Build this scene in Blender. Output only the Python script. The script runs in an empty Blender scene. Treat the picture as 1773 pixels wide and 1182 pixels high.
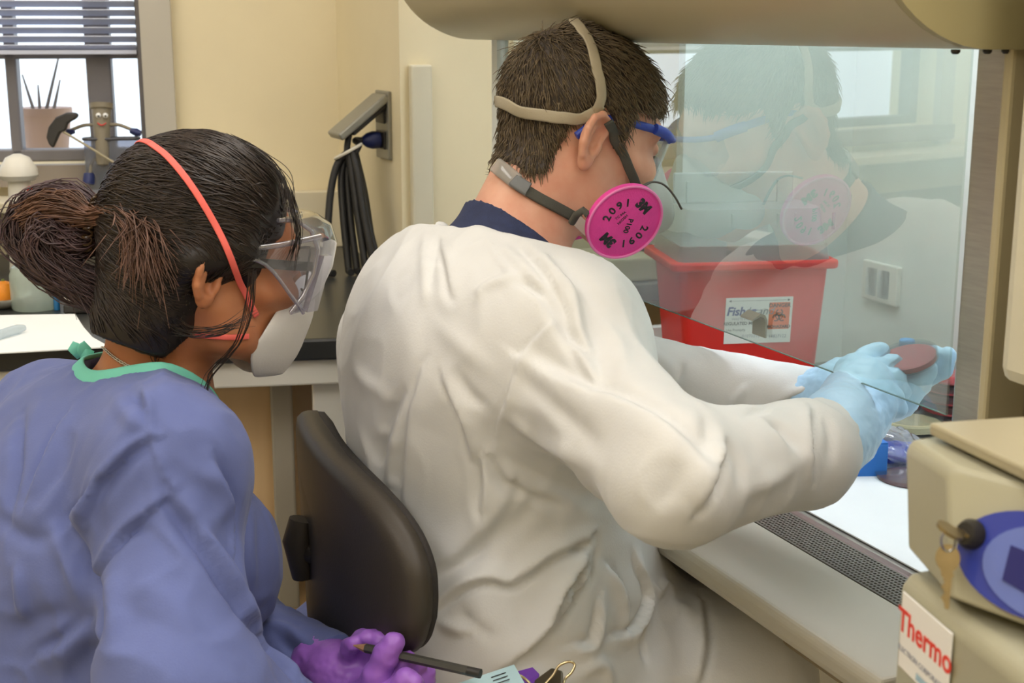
import bpy, bmesh, math, random
import numpy as np
from mathutils import Vector, Matrix, Euler, noise as mnoise
from mathutils.bvhtree import BVHTree
random.seed(7)
rng = np.random.default_rng(7)
SC = bpy.context.scene
COL = SC.collection

# ------------------------------------------------------------------ camera
FPX = 2400.0                      # focal length in pixels of the 1773 x 1182 frame
CAM_Z = 1.32
TILT = math.atan(541 / FPX)
CT, ST = math.cos(TILT), math.sin(TILT)
cam = bpy.data.cameras.new('camera')
cam.sensor_width = 36.0
cam.lens = 36.0 * FPX / 1773
cam.clip_start = 0.02
cam_ob = bpy.data.objects.new('camera', cam)
cam_ob.location = (0, 0, CAM_Z)
cam_ob.rotation_euler = (math.pi / 2 - TILT, 0, 0)
COL.objects.link(cam_ob)
SC.camera = cam_ob
cam.dof.use_dof = True
cam.dof.focus_distance = 1.42
cam.dof.aperture_fstop = 12.0

# ------------------------------------------------------------------ world, exposure
world = bpy.data.worlds.new('sky')
SC.world = world
world.use_nodes = True
wn = world.node_tree.nodes
wn['Background'].inputs[0].default_value = (0.80, 0.90, 1.0, 1)
wn['Background'].inputs[1].default_value = 1.6
SC.view_settings.view_transform = 'Standard'
SC.view_settings.look = 'None'
SC.view_settings.gamma = 1.0
SC.view_settings.use_curve_mapping = False
SC.view_settings.exposure = 0.27
LIGHT_STRENGTH = 6.0

# ------------------------------------------------------------------ geometry of the view
CAMP = Vector((0, 0, CAM_Z))
def ray(px, py):
    x = (px - 886.5) / FPX; y = (591 - py) / FPX
    return Vector((x, CT + y * ST, -ST + y * CT))
def P(px, py, d):
    return CAMP + ray(px, py) * d
def PZ(px, py, z):
    r = ray(px, py)
    return CAMP + r * ((z - CAM_Z) / r.z)
def frame(origin, yaw):
    return Matrix.Translation(Vector(origin)) @ Matrix.Rotation(yaw, 4, 'Z')
def hit(M, axis, val, px, py):
    Mi = M.inverted(); c = Mi @ CAMP; r = Mi.to_3x3() @ ray(px, py)
    return c + r * ((val - c[axis]) / r[axis])
def hitp(p0, n, px, py):
    r = ray(px, py)
    return CAMP + r * ((p0 - CAMP).dot(n) / r.dot(n))

# ------------------------------------------------------------------ materials
def lin(h):
    h = h.lstrip('#')
    c = [int(h[i:i + 2], 16) / 255 for i in (0, 2, 4)]
    return tuple(x / 12.92 if x <= 0.04045 else ((x + 0.055) / 1.055) ** 2.4 for x in c) + (1.0,)
MATS = {}
def mat(name, col, rough=0.5, metal=0.0, var=0.06, vscale=8.0, bump=0.0, bscale=60.0, stretch=(1, 1, 1),
        trans=0.0, ior=1.45, alpha=1.0, emit=None, estr=0.0, sss=0.0, sheen=0.0, spec=None, coat=0.0, var2=None):
    if name in MATS:
        return MATS[name]
    m = bpy.data.materials.new(name); m.use_nodes = True
    nt = m.node_tree; b = nt.nodes['Principled BSDF']
    c = lin(col)
    tc = nt.nodes.new('ShaderNodeTexCoord'); mp = nt.nodes.new('ShaderNodeMapping')
    mp.inputs['Scale'].default_value = stretch
    nt.links.new(tc.outputs['Object'], mp.inputs['Vector'])
    if var > 0:
        n = nt.nodes.new('ShaderNodeTexNoise'); n.inputs['Scale'].default_value = vscale; n.inputs['Detail'].default_value = 4
        nt.links.new(mp.outputs[0], n.inputs['Vector'])
        r = nt.nodes.new('ShaderNodeValToRGB')
        lo = tuple(x * (1 - var) for x in c[:3]) + (1,)
        hi = tuple(min(1, x * (1 + var)) for x in c[:3]) + (1,)
        if var2: hi = lin(var2); lo = c
        r.color_ramp.elements[0].position = 0.3; r.color_ramp.elements[1].position = 0.7
        r.color_ramp.elements[0].color = lo; r.color_ramp.elements[1].color = hi
        nt.links.new(n.outputs['Fac'], r.inputs[0]); nt.links.new(r.outputs[0], b.inputs['Base Color'])
    else:
        b.inputs['Base Color'].default_value = c
    if bump > 0:
        n2 = nt.nodes.new('ShaderNodeTexNoise'); n2.inputs['Scale'].default_value = bscale; n2.inputs['Detail'].default_value = 3
        nt.links.new(mp.outputs[0], n2.inputs['Vector'])
        bp = nt.nodes.new('ShaderNodeBump'); bp.inputs['Strength'].default_value = bump; bp.inputs['Distance'].default_value = 0.002
        nt.links.new(n2.outputs['Fac'], bp.inputs['Height']); nt.links.new(bp.outputs[0], b.inputs['Normal'])
    b.inputs['Roughness'].default_value = rough; b.inputs['Metallic'].default_value = metal
    b.inputs['IOR'].default_value = ior
    b.inputs['Transmission Weight'].default_value = trans
    b.inputs['Alpha'].default_value = alpha
    if spec is not None: b.inputs['Specular IOR Level'].default_value = spec
    if sss > 0:
        b.inputs['Subsurface Weight'].default_value = sss
        b.inputs['Subsurface Radius'].default_value = (0.012, 0.005, 0.003)
        b.inputs['Subsurface Scale'].default_value = 1.0
    if sheen: b.inputs['Sheen Weight'].default_value = sheen
    if coat: b.inputs['Coat Weight'].default_value = coat
    if emit:
        b.inputs['Emission Color'].default_value = lin(emit); b.inputs['Emission Strength'].default_value = estr
    MATS[name] = m
    return m
def thin_glass(name, tint='#ffffff', refl_ior=1.5, haze=0.0, haze_col='#ffffff', rough=0.0, gain=1.0):
    """clear sheet: passes light straight on, mirrors by the Fresnel law, optional milky share"""
    if name in MATS: return MATS[name]
    m = bpy.data.materials.new(name); m.use_nodes = True
    nt = m.node_tree; nt.nodes.remove(nt.nodes['Principled BSDF'])
    out = nt.nodes['Material Output']
    tr = nt.nodes.new('ShaderNodeBsdfTransparent'); tr.inputs[0].default_value = lin(tint)
    gl = nt.nodes.new('ShaderNodeBsdfGlossy'); gl.inputs['Roughness'].default_value = rough
    fr = nt.nodes.new('ShaderNodeFresnel'); fr.inputs[0].default_value = refl_ior
    mul = nt.nodes.new('ShaderNodeMath'); mul.operation = 'MULTIPLY'; mul.inputs[1].default_value = gain; mul.use_clamp = True
    geo = nt.nodes.new('ShaderNodeNewGeometry'); inv = nt.nodes.new('ShaderNodeMath'); inv.operation = 'SUBTRACT'; inv.inputs[0].default_value = 1.0
    one = nt.nodes.new('ShaderNodeMath'); one.operation = 'MULTIPLY'      # the sheet mirrors on its outer faces only, no trapped light
    nt.links.new(geo.outputs['Backfacing'], inv.inputs[1]); nt.links.new(fr.outputs[0], one.inputs[0]); nt.links.new(inv.outputs[0], one.inputs[1])
    nt.links.new(one.outputs[0], mul.inputs[0])
    mx = nt.nodes.new('ShaderNodeMixShader')
    nt.links.new(mul.outputs[0], mx.inputs[0]); nt.links.new(gl.outputs[0], mx.inputs[2])
    if haze > 0:
        df = nt.nodes.new('ShaderNodeBsdfDiffuse'); df.inputs[0].default_value = lin(haze_col)
        tl = nt.nodes.new('ShaderNodeBsdfTranslucent'); tl.inputs[0].default_value = lin(haze_col)
        m0 = nt.nodes.new('ShaderNodeMixShader'); m0.inputs[0].default_value = 0.5
        nt.links.new(df.outputs[0], m0.inputs[1]); nt.links.new(tl.outputs[0], m0.inputs[2])
        m2 = nt.nodes.new('ShaderNodeMixShader'); m2.inputs[0].default_value = haze
        nt.links.new(tr.outputs[0], m2.inputs[1]); nt.links.new(m0.outputs[0], m2.inputs[2])
        nt.links.new(m2.outputs[0], mx.inputs[1])
    else:
        nt.links.new(tr.outputs[0], mx.inputs[1])
    nt.links.new(mx.outputs[0], out.inputs[0])
    MATS[name] = m
    return m

# ------------------------------------------------------------------ object helpers
W = {}
def link(o, parent=None, M=None):
    COL.objects.link(o)
    M = M or Matrix.Identity(4)
    if parent is not None:
        o.parent = parent
        o.matrix_parent_inverse = W[parent.name].inverted()
    o.matrix_basis = M
    W[o.name] = M.copy()
    return o
def tag(o, label=None, cat=None, group=None, kind=None):
    if label: o['label'] = label
    if cat: o['category'] = cat
    if group: o['group'] = group
    if kind: o['kind'] = kind
    return o
def thing(name, label, cat, loc, group=None, yaw=0.0):
    o = bpy.data.objects.new(name, None); o.empty_display_size = 0.05
    link(o, None, frame(loc, yaw)); return tag(o, label, cat, group)
def mesh_ob(name, verts, faces, m, parent=None, M=None, smooth=False, kind=None):
    me = bpy.data.meshes.new(name)
    me.from_pydata([tuple(v) for v in verts], [], [tuple(f) for f in faces])
    me.validate(); me.update()
    if m: me.materials.append(m)
    if smooth: me.polygons.foreach_set('use_smooth', [True] * len(me.polygons))
    o = bpy.data.objects.new(name, me)
    link(o, parent, M)
    if kind: o['kind'] = kind
    return o
def bm_ob(name, bm, m, parent=None, M=None, smooth=False, kind=None, fixn=True):
    if fixn: bmesh.ops.recalc_face_normals(bm, faces=bm.faces[:])
    me = bpy.data.meshes.new(name); bm.to_mesh(me); bm.free()
    if m: me.materials.append(m)
    if smooth: me.polygons.foreach_set('use_smooth', [True] * len(me.polygons))
    o = bpy.data.objects.new(name, me); link(o, parent, M)
    if kind: o['kind'] = kind
    return o
def bevel(o, w=0.003, seg=2, ang=0.6):
    b = o.modifiers.new('bevel', 'BEVEL'); b.width = w; b.segments = seg; b.limit_method = 'ANGLE'; b.angle_limit = ang
    return o
def subsurf(o, n=1):
    s = o.modifiers.new('sub', 'SUBSURF'); s.levels = n; s.render_levels = n; return o
def autosmooth(o, ang=35):
    for p in o.data.polygons: p.use_smooth = True
    me = o.data; bm = bmesh.new(); bm.from_mesh(me)
    for e in bm.edges:
        e.smooth = not (len(e.link_faces) == 2 and e.calc_face_angle(0) > math.radians(ang))
    bm.to_mesh(me); bm.free(); return o
def add_box(bm, lo, hi, M=None):
    x0, y0, z0 = lo; x1, y1, z1 = hi
    vs = [Vector(v) for v in ((x0, y0, z0), (x1, y0, z0), (x1, y1, z0), (x0, y1, z0), (x0, y0, z1), (x1, y0, z1), (x1, y1, z1), (x0, y1, z1))]
    if M: vs = [M @ v for v in vs]
    b = [bm.verts.new(v) for v in vs]
    for f in ((0, 3, 2, 1), (4, 5, 6, 7), (0, 1, 5, 4), (1, 2, 6, 5), (2, 3, 7, 6), (3, 0, 4, 7)):
        bm.faces.new([b[i] for i in f])
def box(name, lo, hi, m, parent=None, M=None, bev=0.0, seg=2):
    bm = bmesh.new(); add_box(bm, lo, hi)
    o = bm_ob(name, bm, m, parent, M)
    if bev: bevel(o, bev, seg)
    return o
def add_loft(bm, rings, cap=True, closed=True):
    R = [[bm.verts.new(v) for v in r] for r in rings]
    n = len(R[0])
    for a, b in zip(R, R[1:]):
        for i in range(n if closed else n - 1):
            j = (i + 1) % n
            try: bm.faces.new((a[i], a[j], b[j], b[i]))
            except ValueError: pass
    if cap and closed:
        bm.faces.new(R[0][::-1]); bm.faces.new(R[-1])
def loft(name, rings, m, parent=None, M=None, smooth=False, cap=True, closed=True):
    bm = bmesh.new(); add_loft(bm, rings, cap, closed)
    return bm_ob(name, bm, m, parent, M, smooth)
def prism(name, poly, off, m, parent=None, M=None, bev=0.0, seg=2):
    off = Vector(off); poly = [Vector(p) for p in poly]
    o = loft(name, [poly, [p + off for p in poly]], m, parent, M)
    if bev: bevel(o, bev, seg)
    return o
def frame_at(d):
    d = d.normalized(); a = Vector((0, 0, 1)) if abs(d.z) < 0.9 else Vector((1, 0, 0))
    s = d.cross(a).normalized(); return s, s.cross(d).normalized()
def catmull(pts, n=6):
    pts = [Vector(p) for p in pts]
    if len(pts) < 3: return [pts[0].lerp(pts[-1], i / n) for i in range(n + 1)]
    q = [pts[0] * 2 - pts[1]] + pts + [pts[-1] * 2 - pts[-2]]
    out = []
    for i in range(1, len(q) - 2):
        a, b, c, d = q[i - 1:i + 3]
        for k in range(n):
            t = k / n
            out.append(0.5 * ((2 * b) + (c - a) * t + (2 * a - 5 * b + 4 * c - d) * t * t + (3 * b - a - 3 * c + d) * t ** 3))
    out.append(pts[-1]); return out
def add_tube(bm, pts, r, seg=8, flat=1.0, up=None):
    pts = [Vector(p) for p in pts]; rings = []
    N = len(pts); s0 = None
    for i, p in enumerate(pts):
        d = (pts[min(i + 1, N - 1)] - pts[max(i - 1, 0)])
        if d.length < 1e-9: d = Vector((0, 0, 1))
        d.normalize()
        if up is not None:
            u = up[i] if isinstance(up, list) else up
            s = d.cross(u).normalized()
        elif s0 is None:
            s, _ = frame_at(d)
        else:
            s = (s0 - d * s0.dot(d)).normalized()
        s0 = s; t = s.cross(d).normalized()
        rr = r[i] if isinstance(r, (list, tuple)) else r
        rings.append([p + s * (rr * math.cos(k * 2 * math.pi / seg)) + t * (rr * flat * math.sin(k * 2 * math.pi / seg)) for k in range(seg)])
    add_loft(bm, rings)
def tube(name, pts, r, m, parent=None, M=None, seg=10, flat=1.0, up=None, smooth=True):
    bm = bmesh.new(); add_tube(bm, pts, r, seg, flat, up)
    o = bm_ob(name, bm, m, parent, M); return autosmooth(o, 50) if smooth else o
def add_lathe(bm, prof, M, seg=32):
    rings = []
    for r, z in prof:
        r = max(r, 1e-5)
        rings.append([M @ Vector((r * math.cos(k * 2 * math.pi / seg), r * math.sin(k * 2 * math.pi / seg), z)) for k in range(seg)])
    add_loft(bm, rings)
def lathe(name, prof, M, m, parent=None, seg=32, ang=35):
    bm = bmesh.new(); add_lathe(bm, prof, M, seg)
    return autosmooth(bm_ob(name, bm, m, parent), ang)
def axis_frame(p, zdir, xdir=None):
    z = Vector(zdir).normalized()
    if xdir is None: x, y = frame_at(z); 
    else:
        x = Vector(xdir); x = (x - z * x.dot(z)).normalized()
    y = z.cross(x)
    M = Matrix((x, y, z)).transposed().to_4x4(); M.translation = Vector(p); return M
def text(name, body, size, M, m, parent=None, depth=0.0002, bold=0.0, align='CENTER', spacing=1.0, shear=0.0, subdiv=None, warp=None):
    cu = bpy.data.curves.new('lettering', 'FONT'); cu.body = body; cu.size = size; cu.align_x = align; cu.align_y = 'CENTER'
    cu.offset = bold; cu.space_character = spacing; cu.extrude = depth / 2; cu.shear = shear; cu.resolution_u = 3
    t = bpy.data.objects.new('lettering_tmp', cu); COL.objects.link(t)
    dg = bpy.context.evaluated_depsgraph_get()
    me = bpy.data.meshes.new_from_object(t.evaluated_get(dg)); bpy.data.objects.remove(t); bpy.data.curves.remove(cu)
    me.materials.clear(); me.materials.append(m); me.name = name
    if warp:
        for v in me.vertices: v.co = warp(v.co)
    o = bpy.data.objects.new(name, me); return link(o, parent, M)

M_CREAM = mat('cream wall paint', '#e0d4b2', 0.6, var=0.02, bump=0.05, bscale=90)
M_OFFW = mat('off white paint', '#cfc9b2', 0.5, var=0.03)
M_FLOOR = mat('floor vinyl', '#9a917f', 0.35, var=0.1, vscale=20)
M_CEIL = mat('ceiling tile', '#e6e4dc', 0.8, var=0.04, bump=0.2, bscale=120)
M_STEEL = mat('brushed steel', '#a8a196', 0.34, 0.85, var=0.07, vscale=30, stretch=(1, 1, 12), bump=0.05, bscale=90)
M_STEELW = mat('stainless liner', '#dde1dc', 0.45, 0.05, var=0.05, vscale=6)
M_BEIGE = mat('beige enamel', '#b3a888', 0.35, var=0.03)
M_LEDGE = mat('grey white enamel', '#bab5a6', 0.42, var=0.02)
M_BLACKTOP = mat('black epoxy top', '#2c2d2c', 0.3, var=0.1)
M_WHITE = mat('white laminate', '#d8d5cb', 0.45, var=0.02)
M_TAN = mat('tan laminate', '#d8b98c', 0.5, var=0.06, vscale=4, stretch=(6, 6, 1))
M_GREYL = mat('grey laminate', '#a49d8c', 0.5, var=0.03)
M_DARK = mat('black plastic', '#24211d', 0.45, var=0.05)
M_CABLE = mat('black rubber cable', '#22211f', 0.5, var=0.08)
M_PAPER = mat('white paper', '#e9ebea', 0.75, var=0.02)
M_CHROME = mat('chrome', '#c9cbc8', 0.18, 0.95, var=0.0)
M_BLUEP = mat('navy plastic', '#232d5e', 0.4, var=0.05)
M_GLASS = thin_glass('sash glass', '#f4faf6', 1.52, haze=0.03, haze_col='#eef4f0', gain=4.0)
M_PANE = thin_glass('window glass', '#ffffff', 1.5)
M_CLEAR = thin_glass('clear plastic', '#f4f6f8', 1.5, haze=0.10, haze_col='#f2f4f6')

# ------------------------------------------------------------------ the room
YB = math.radians(9.2)
MB = frame((-0.633, 2.565, 0), YB)          # back wall: x along it, y out of the room
MC = frame((0.368, 1.129, 0), math.radians(22.7))   # cabinet: x into it, y along its front (away), z up
def whit(px, py, y=0.0): return hit(MB, 1, y, px, py)

w_r = whit(250, 150).x; w_b = whit(120, 283).z; w_t = 2.25; w_l = w_r - 1.25
XL, XR, YF, ZC = -1.75, 3.4, -4.9, 2.75
bm = bmesh.new()
add_box(bm, (XL, 0, 0), (w_l, .14, ZC)); add_box(bm, (w_r, 0, 0), (XR, .14, ZC))
add_box(bm, (w_l, 0, 0), (w_r, .14, w_b)); add_box(bm, (w_l, 0, w_t), (w_r, .14, ZC))
tag(bm_ob('wall_back', bm, M_CREAM, None, MB), 'cream painted back wall behind the counter', kind='structure')
tag(box('wall_left', (XL - .1, YF, 0), (XL, .14, ZC), M_CREAM, None, MB), 'cream wall at the left end of the room', kind='structure')
tag(box('wall_right', (XR, YF, 0), (XR + .1, .14, ZC), M_CREAM, None, MB), 'cream wall at the right end of the room', kind='structure')
tag(box('wall_front', (XL - .1, YF - .1, 0), (XR + .1, YF, ZC), M_CREAM, None, MB), 'cream wall opposite the window', kind='structure')
tag(box('floor', (XL - .1, YF - .1, -.08), (XR + .1, .14, 0), M_FLOOR, None, MB), 'grey brown vinyl floor', kind='structure')
tag(box('ceiling', (XL - .1, YF - .1, ZC), (XR + .1, .14, ZC + .08), M_CEIL, None, MB), 'white ceiling', kind='structure')
# return wall that carries the power outlet
q = P(695, 300, 2.27); ql = MC.inverted() @ q
u_ret = ql.y; v_ret = ql.x
tag(box('wall_return', (v_ret, u_ret, 0), (1.9, u_ret + .62, ZC), M_CREAM, None, MC), 'cream wall corner beside the safety cabinet', kind='structure')
ra = hit(MC, 1, u_ret, 706, 112); rb = hit(MC, 1, u_ret, 743, 112)
tag(box('trim_1', (ra.x, u_ret - .016, .95), (rb.x, u_ret, ra.z), M_OFFW, None, MC, 0.003), 'off-white raceway strip on the wall corner', kind='structure')

# window_1: casing, sash frame, mullions, glass, sill
M_CAS = mat('grey white casing', '#b9b4a8', 0.5, var=0.02)
M_WFR = mat('dark grey window frame', '#6f6d72', 0.45, var=0.03)
win = tag(bpy.data.objects.new('window_1', None), 'window with grey frame and lowered blind', kind='structure')
link(win, None, MB)
cw = whit(303, 150).x - w_r
bm = bmesh.new()
add_box(bm, (w_r, -.02, w_b - .05), (w_r + cw, 0, w_t + cw)); add_box(bm, (w_l - cw, -.02, w_b - .05), (w_l, 0, w_t + cw)); add_box(bm, (w_l, -.02, w_t), (w_r, 0, w_t + cw))
bm_ob('casing', bm, M_CAS, win, MB)
def wbar(x0, x1, z0, z1, y0=.05, y1=.09): box('window_frame', (x0, y0, z0), (x1, y1, z1), M_WFR, win, MB, .003)
zb = whit(120, 95).z
wbar(w_r - .012, w_r, w_b, w_t, .02, .11); wbar(w_l, w_l + .03, w_b, w_t)
wbar(w_l, w_r, w_b, w_b + .022); wbar(w_l, w_r, w_t - .03, w_t)
wbar(w_l, w_r, zb - .008, zb + .008)
for a_, b_ in ((4, 24), (146, 190)):
    wbar(whit(a_, 180).x, whit(b_, 180).x, w_b, w_t)
box('window_pane', (w_l, .068, w_b), (w_r, .072, w_t), M_PANE, win, MB)
zs0 = whit(120, 322, -.03).z
box('apron', (w_l - cw, -.03, zs0), (w_r + .02, -.002, w_b), mat('taupe sill panel', '#8d8378', .5), win, MB)
# blind
bl = thing('window_blind', 'raised horizontal blind with thin pale slats in upper window', 'blind', MB @ Vector(((w_l + w_r) / 2, .03, w_t)), yaw=YB)
M_SLAT = mat('pale blue slat', '#c3c9dc', .5, var=.02)
z = zb + .012; k = 0
box('head_rail', (w_l + .01, .005, w_t - .03), (w_r - .012, .045, w_t - .002), M_SLAT, bl, MB)
sl_me = None
while z < w_t - .035:
    if sl_me is None:
        o = box('slat', (w_l + .01, -.011, -.0008), (w_r - .012, .011, .0008), M_SLAT, bl, MB @ Matrix.Translation((0, .026, z)) @ Matrix.Rotation(math.radians(-28), 4, 'X')); sl_me = o.data
    else:
        o = bpy.data.objects.new('slat', sl_me); link(o, bl, MB @ Matrix.Translation((0, .026, z)) @ Matrix.Rotation(math.radians(-28), 4, 'X'))
    z += .0155
box('bottom_rail', (w_l + .01, .014, zb + .001), (w_r - .012, .036, zb + .008), M_SLAT, bl, MB)

# ceiling lights
M_TUBE = mat('lit diffuser', '#fffaf2', .5, var=0, emit='#fffaf5', estr=LIGHT_STRENGTH)
for i, (x, y, wh) in enumerate(((-.9, -1.0, 'over the counter by the window'), (-.9, -2.6, 'middle of the row on the window side'), (-.9, -4.1, 'window side row, farthest from the window wall'), (.75, -1.0, 'over the wall outlet, middle row'), (.75, -2.6, 'middle of the middle row'), (.75, -4.1, 'middle row, farthest from the window wall'), (2.3, -2.6, 'right row, nearer the safety cabinet'), (2.3, -4.1, 'right row, farthest from the window wall'))):
    L = thing('ceiling_light', 'fluorescent ceiling light ' + wh, 'ceiling light', MB @ Vector((x, y, ZC)), 'ceiling lights overhead', YB)
    M = MB @ Matrix.Translation((x, y, ZC))
    bm = bmesh.new()
    for lo, hi in (((-.32, -.62, -.03), (.32, -.6, 0)), ((-.32, .6, -.03), (.32, .62, 0)), ((-.32, -.6, -.03), (-.3, .6, 0)), ((.3, -.6, -.03), (.32, .6, 0))): add_box(bm, lo, hi)
    bm_ob('frame', bm, M_WHITE, L, M)
    box('diffuser', (-.3, -.6, -.025), (.3, .6, -.015), M_TUBE, L, M)

# ------------------------------------------------------------------ back counter
zt = .92
f0 = MB.inverted() @ PZ(300, 595, zt); yf = f0.y
xe = (MB.inverted() @ MC @ Vector((v_ret, u_ret, 0))).x - .03
ctr = thing('lab_counter', 'black-topped lab counter with tan panels along the back wall', 'counter', MB @ Vector((0, yf / 2, 0)), yaw=YB)
box('countertop', (XL, yf, zt - .03), (xe, 0, zt), M_BLACKTOP, ctr, MB, .004)
box('front_rail', (XL, yf + .012, zt - .066), (xe, yf + .04, zt - .03), M_WHITE, ctr, MB, .003)
box('back_panel', (XL, yf + .13, .06), (xe, yf + .15, zt - .03), M_TAN, ctr, MB)
box('backsplash', (XL, -.03, zt), (xe + .02, -.004, whit(350, 335, -.03).z), mat('cream splashback', '#d3cab0', .45, var=.03), ctr, MB, .002)
gx0 = hit(MB, 1, yf + .09, 474, 850).x; gx1 = hit(MB, 1, yf + .09, 512, 850).x
gz = hit(MB, 1, yf + .09, 490, 1055).z
box('support_strip', (gx0, yf + .09, gz), (gx1, yf + .131, zt - .03), M_GREYL, ctr, MB, .003)
lx0 = hit(MB, 1, yf + .03, 541, 700).x
box('end_panel', (lx0, yf + .03, 0), (lx0 + .25, yf + .055, zt - .066), M_WHITE, ctr, MB, .003)
box('leg', (lx0 - .9, yf + .03, 0), (lx0 - .85, yf + .08, zt - .066), M_WHITE, ctr, MB, .003)
# ------------------------------------------------------------------ biological safety cabinet
ZL, ZW, ZS, ZH = .79, .775, 1.002, 1.305
UF, UN, VB = .986, .0, .615
cab = thing('biosafety_cabinet', 'biological safety cabinet with clear sash and perforated front grille', 'safety cabinet', MC @ Vector((.3, .47, 0)), yaw=math.radians(22.7))
def cb(name, lo, hi, m, bev=0.0, parent=None): return box(name, lo, hi, m, parent or cab, MC, bev)
# front ledge: bull nosed plate
prof = [(-.078, ZL - .028), (-.081, ZL - .02), (-.082, ZL - .008), (-.078, ZL), (.031, ZL), (.031, ZL - .028)]
loft('arm_rest', [[Vector((v, u, z)) for v, z in prof] for u in (-.034, UF + .03)], M_LEDGE, cab, MC)
bevel(bpy.data.objects['arm_rest'], .003, 2, .5)
# perforated grille: real slots (a lattice of bars)
bm = bmesh.new()
g0, g1 = .033, .083
n = int((UF + .0) / .0052)
for i in range(n + 1):
    u = -.02 + i * .0052
    add_box(bm, (g0, u - .0011, ZL - .0035), (g1, u + .0011, ZL - .0005))
for i in range(11):
    v = g0 + (g1 - g0) * i / 10
    add_box(bm, (v - .0011, -.02, ZL - .0036), (v + .0011, UF, ZL - .0004))
bm_ob('front_grille', bm, mat('grille steel', '#6f6b62', .45, .4), cab, MC, kind='stuff')
cb('grille_tray', (g0 - .002, -.03, ZL - .06), (g1 + .03, UF, ZL - .03), mat('dark tray', '#38352f', .6))
cb('grille_rim', (g1 + .001, -.03, ZL - .03), (g1 + .012, UF, ZL), mat('mauve steel rim', '#7d6a66', .4, .3), .002)
cb('surface_lip', (g1 + .0125, -.03, ZL - .03), (g1 + .0235, UF, ZL - .001), mat('grey steel lip', '#8e8a82', .4, .4), .002)
cb('work_surface', (g1 + .024, -.03, ZW - .02), (VB, UF, ZW), M_STEEL)
cb('back_wall', (VB, -.03, ZW - .1), (VB + .02, UF + .02, 1.62), M_STEELW)
# far side wall with a window
wz0, wz1, wv0, wv1 = .86, 1.5, .03, .30
bm = bmesh.new()
add_box(bm, (-.01, UF, ZW - .1), (VB, UF + .02, wz0)); add_box(bm, (wv1, UF, wz0), (VB, UF + .02, 1.62))
add_box(bm, (-.01, UF, wz0), (wv0, UF + .02, 1.62)); add_box(bm, (wv0, UF, wz1), (wv1, UF + .02, 1.62))
bm_ob('side_wall', bm, M_STEELW, cab, MC)
cb('side_window', (wv0, UF + .008, wz0), (wv1, UF + .012, wz1), M_PANE)
cb('near_side_wall', (.012, -.05, ZW - .1), (VB, -.03, 1.62), M_STEELW)
cb('top_panel', (-.02, -.05, 1.62), (VB + .02, UF + .02, 1.66), M_STEELW)
# cabinet jambs
cb('near_jamb', (.004, -.046, ZW - .1), (.03, .0, 1.62), M_STEEL, .002)
cb('jamb_lip', (-.012, -.058, ZW - .1), (.03, -.047, 1.62), M_BEIGE, .003)
cb('far_jamb', (.006, UF - .022, ZL), (.03, UF + .02, 1.62), M_CHROME, .003)
# outer end cover beside the jamb
a = hit(MC, 0, -.06, 1742, 400)
cb('end_cover', (-.06, a.y - .09, hit(MC, 0, -.06, 1745, 668).z), (.1, a.y, 1.9), M_OFFW, .012)
cb('outer_shell', (.03, -.14, .70), (.66, -.052, 1.9), mat('dark steel shell', '#6d6353', .4, .5), .004)
# sash glass, pivots just behind the hood
sash = cb('sash', (-.0012, .001, ZS), (.0012, UF - .01, 1.40), M_GLASS)
cb('sash_edge', (-.0013, .001, ZS - .0005), (.0013, UF - .01, ZS), mat('polished glass edge', '#5d7268', .2, .0), parent=sash)
# hood: bull nose over the front
rr = .12; cz = ZH + rr; cv = -.04
prof = [(cv + rr * math.cos(t), cz + rr * math.sin(t)) for t in [math.radians(x) for x in range(180, 271, 6)]] + [(.003 - .008, ZH), (.003 - .008, 1.62), (cv - rr, 1.62)]
def hood_ring(u, s=1.0):
    c0, c1 = -.02, 1.5
    return [Vector((c0 + (v - c0) * s, u, c1 + (z - c1) * s)) for v, z in prof]
o = loft('hood', [hood_ring(-.058), hood_ring(1.0), hood_ring(1.02, .985), hood_ring(1.032, .95), hood_ring(1.036, .9)], M_BEIGE, cab, MC)
autosmooth(o, 40)
o = loft('hood_end_cap', [[Vector((v, u, z)) for v, z in prof] for u in (-.066, -.0585)], mat('end cap enamel', '#a1976f', .4, var=.03), cab, MC)
for k, (vv, uu) in enumerate(((-.06, -.05), (-.03, -.05), (-.012, -.05))):
    lathe('hood_bolt', [(.0, -.0035), (.002, -.0035), (.0035, -.002), (.0035, 0), (0, 0)], MC @ Matrix.Translation((vv, uu, ZH)), M_DARK, cab, 10)
# lower cabinet body and stand
cb('base_front', (.02, -.02, .68), (.045, UF, ZL - .03), mat('base enamel', '#8d8068', .5), .003)
cb('base_body', (.10, -.05, .685), (VB + .02, UF + .02, ZW - .07), M_STEEL)
for vv in (.12, .55):
    for uu in (.0, UF - .06): cb('leg', (vv, uu, 0), (vv + .05, uu + .05, .685), M_LEDGE)
# lamp of the cabinet
M_CABL = mat('cabinet lamp', '#f2f8ff', .5, var=0, emit='#eef5ff', estr=10.0)
cb('lamp_tube', (.2, .05, 1.585), (.32, UF - .06, 1.61), M_CABL)
# outlet on the back wall inside
a0 = hit(MC, 0, VB - .012, 1492, 449); a1 = hit(MC, 0, VB - .012, 1548, 532)
op = cb('power_outlet', (VB - .01, a1.y, a1.z), (VB, a0.y, a0.z), M_WHITE, .002)
hgt = a0.z - a1.z; wid = a0.y - a1.y
for k in (.2, .55):
    cb('outlet_cover', (VB - .016, a1.y + wid * k, a1.z + hgt * .15), (VB - .01, a1.y + wid * (k + .25), a1.z + hgt * .85), M_CLEAR, .001, op)
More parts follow.
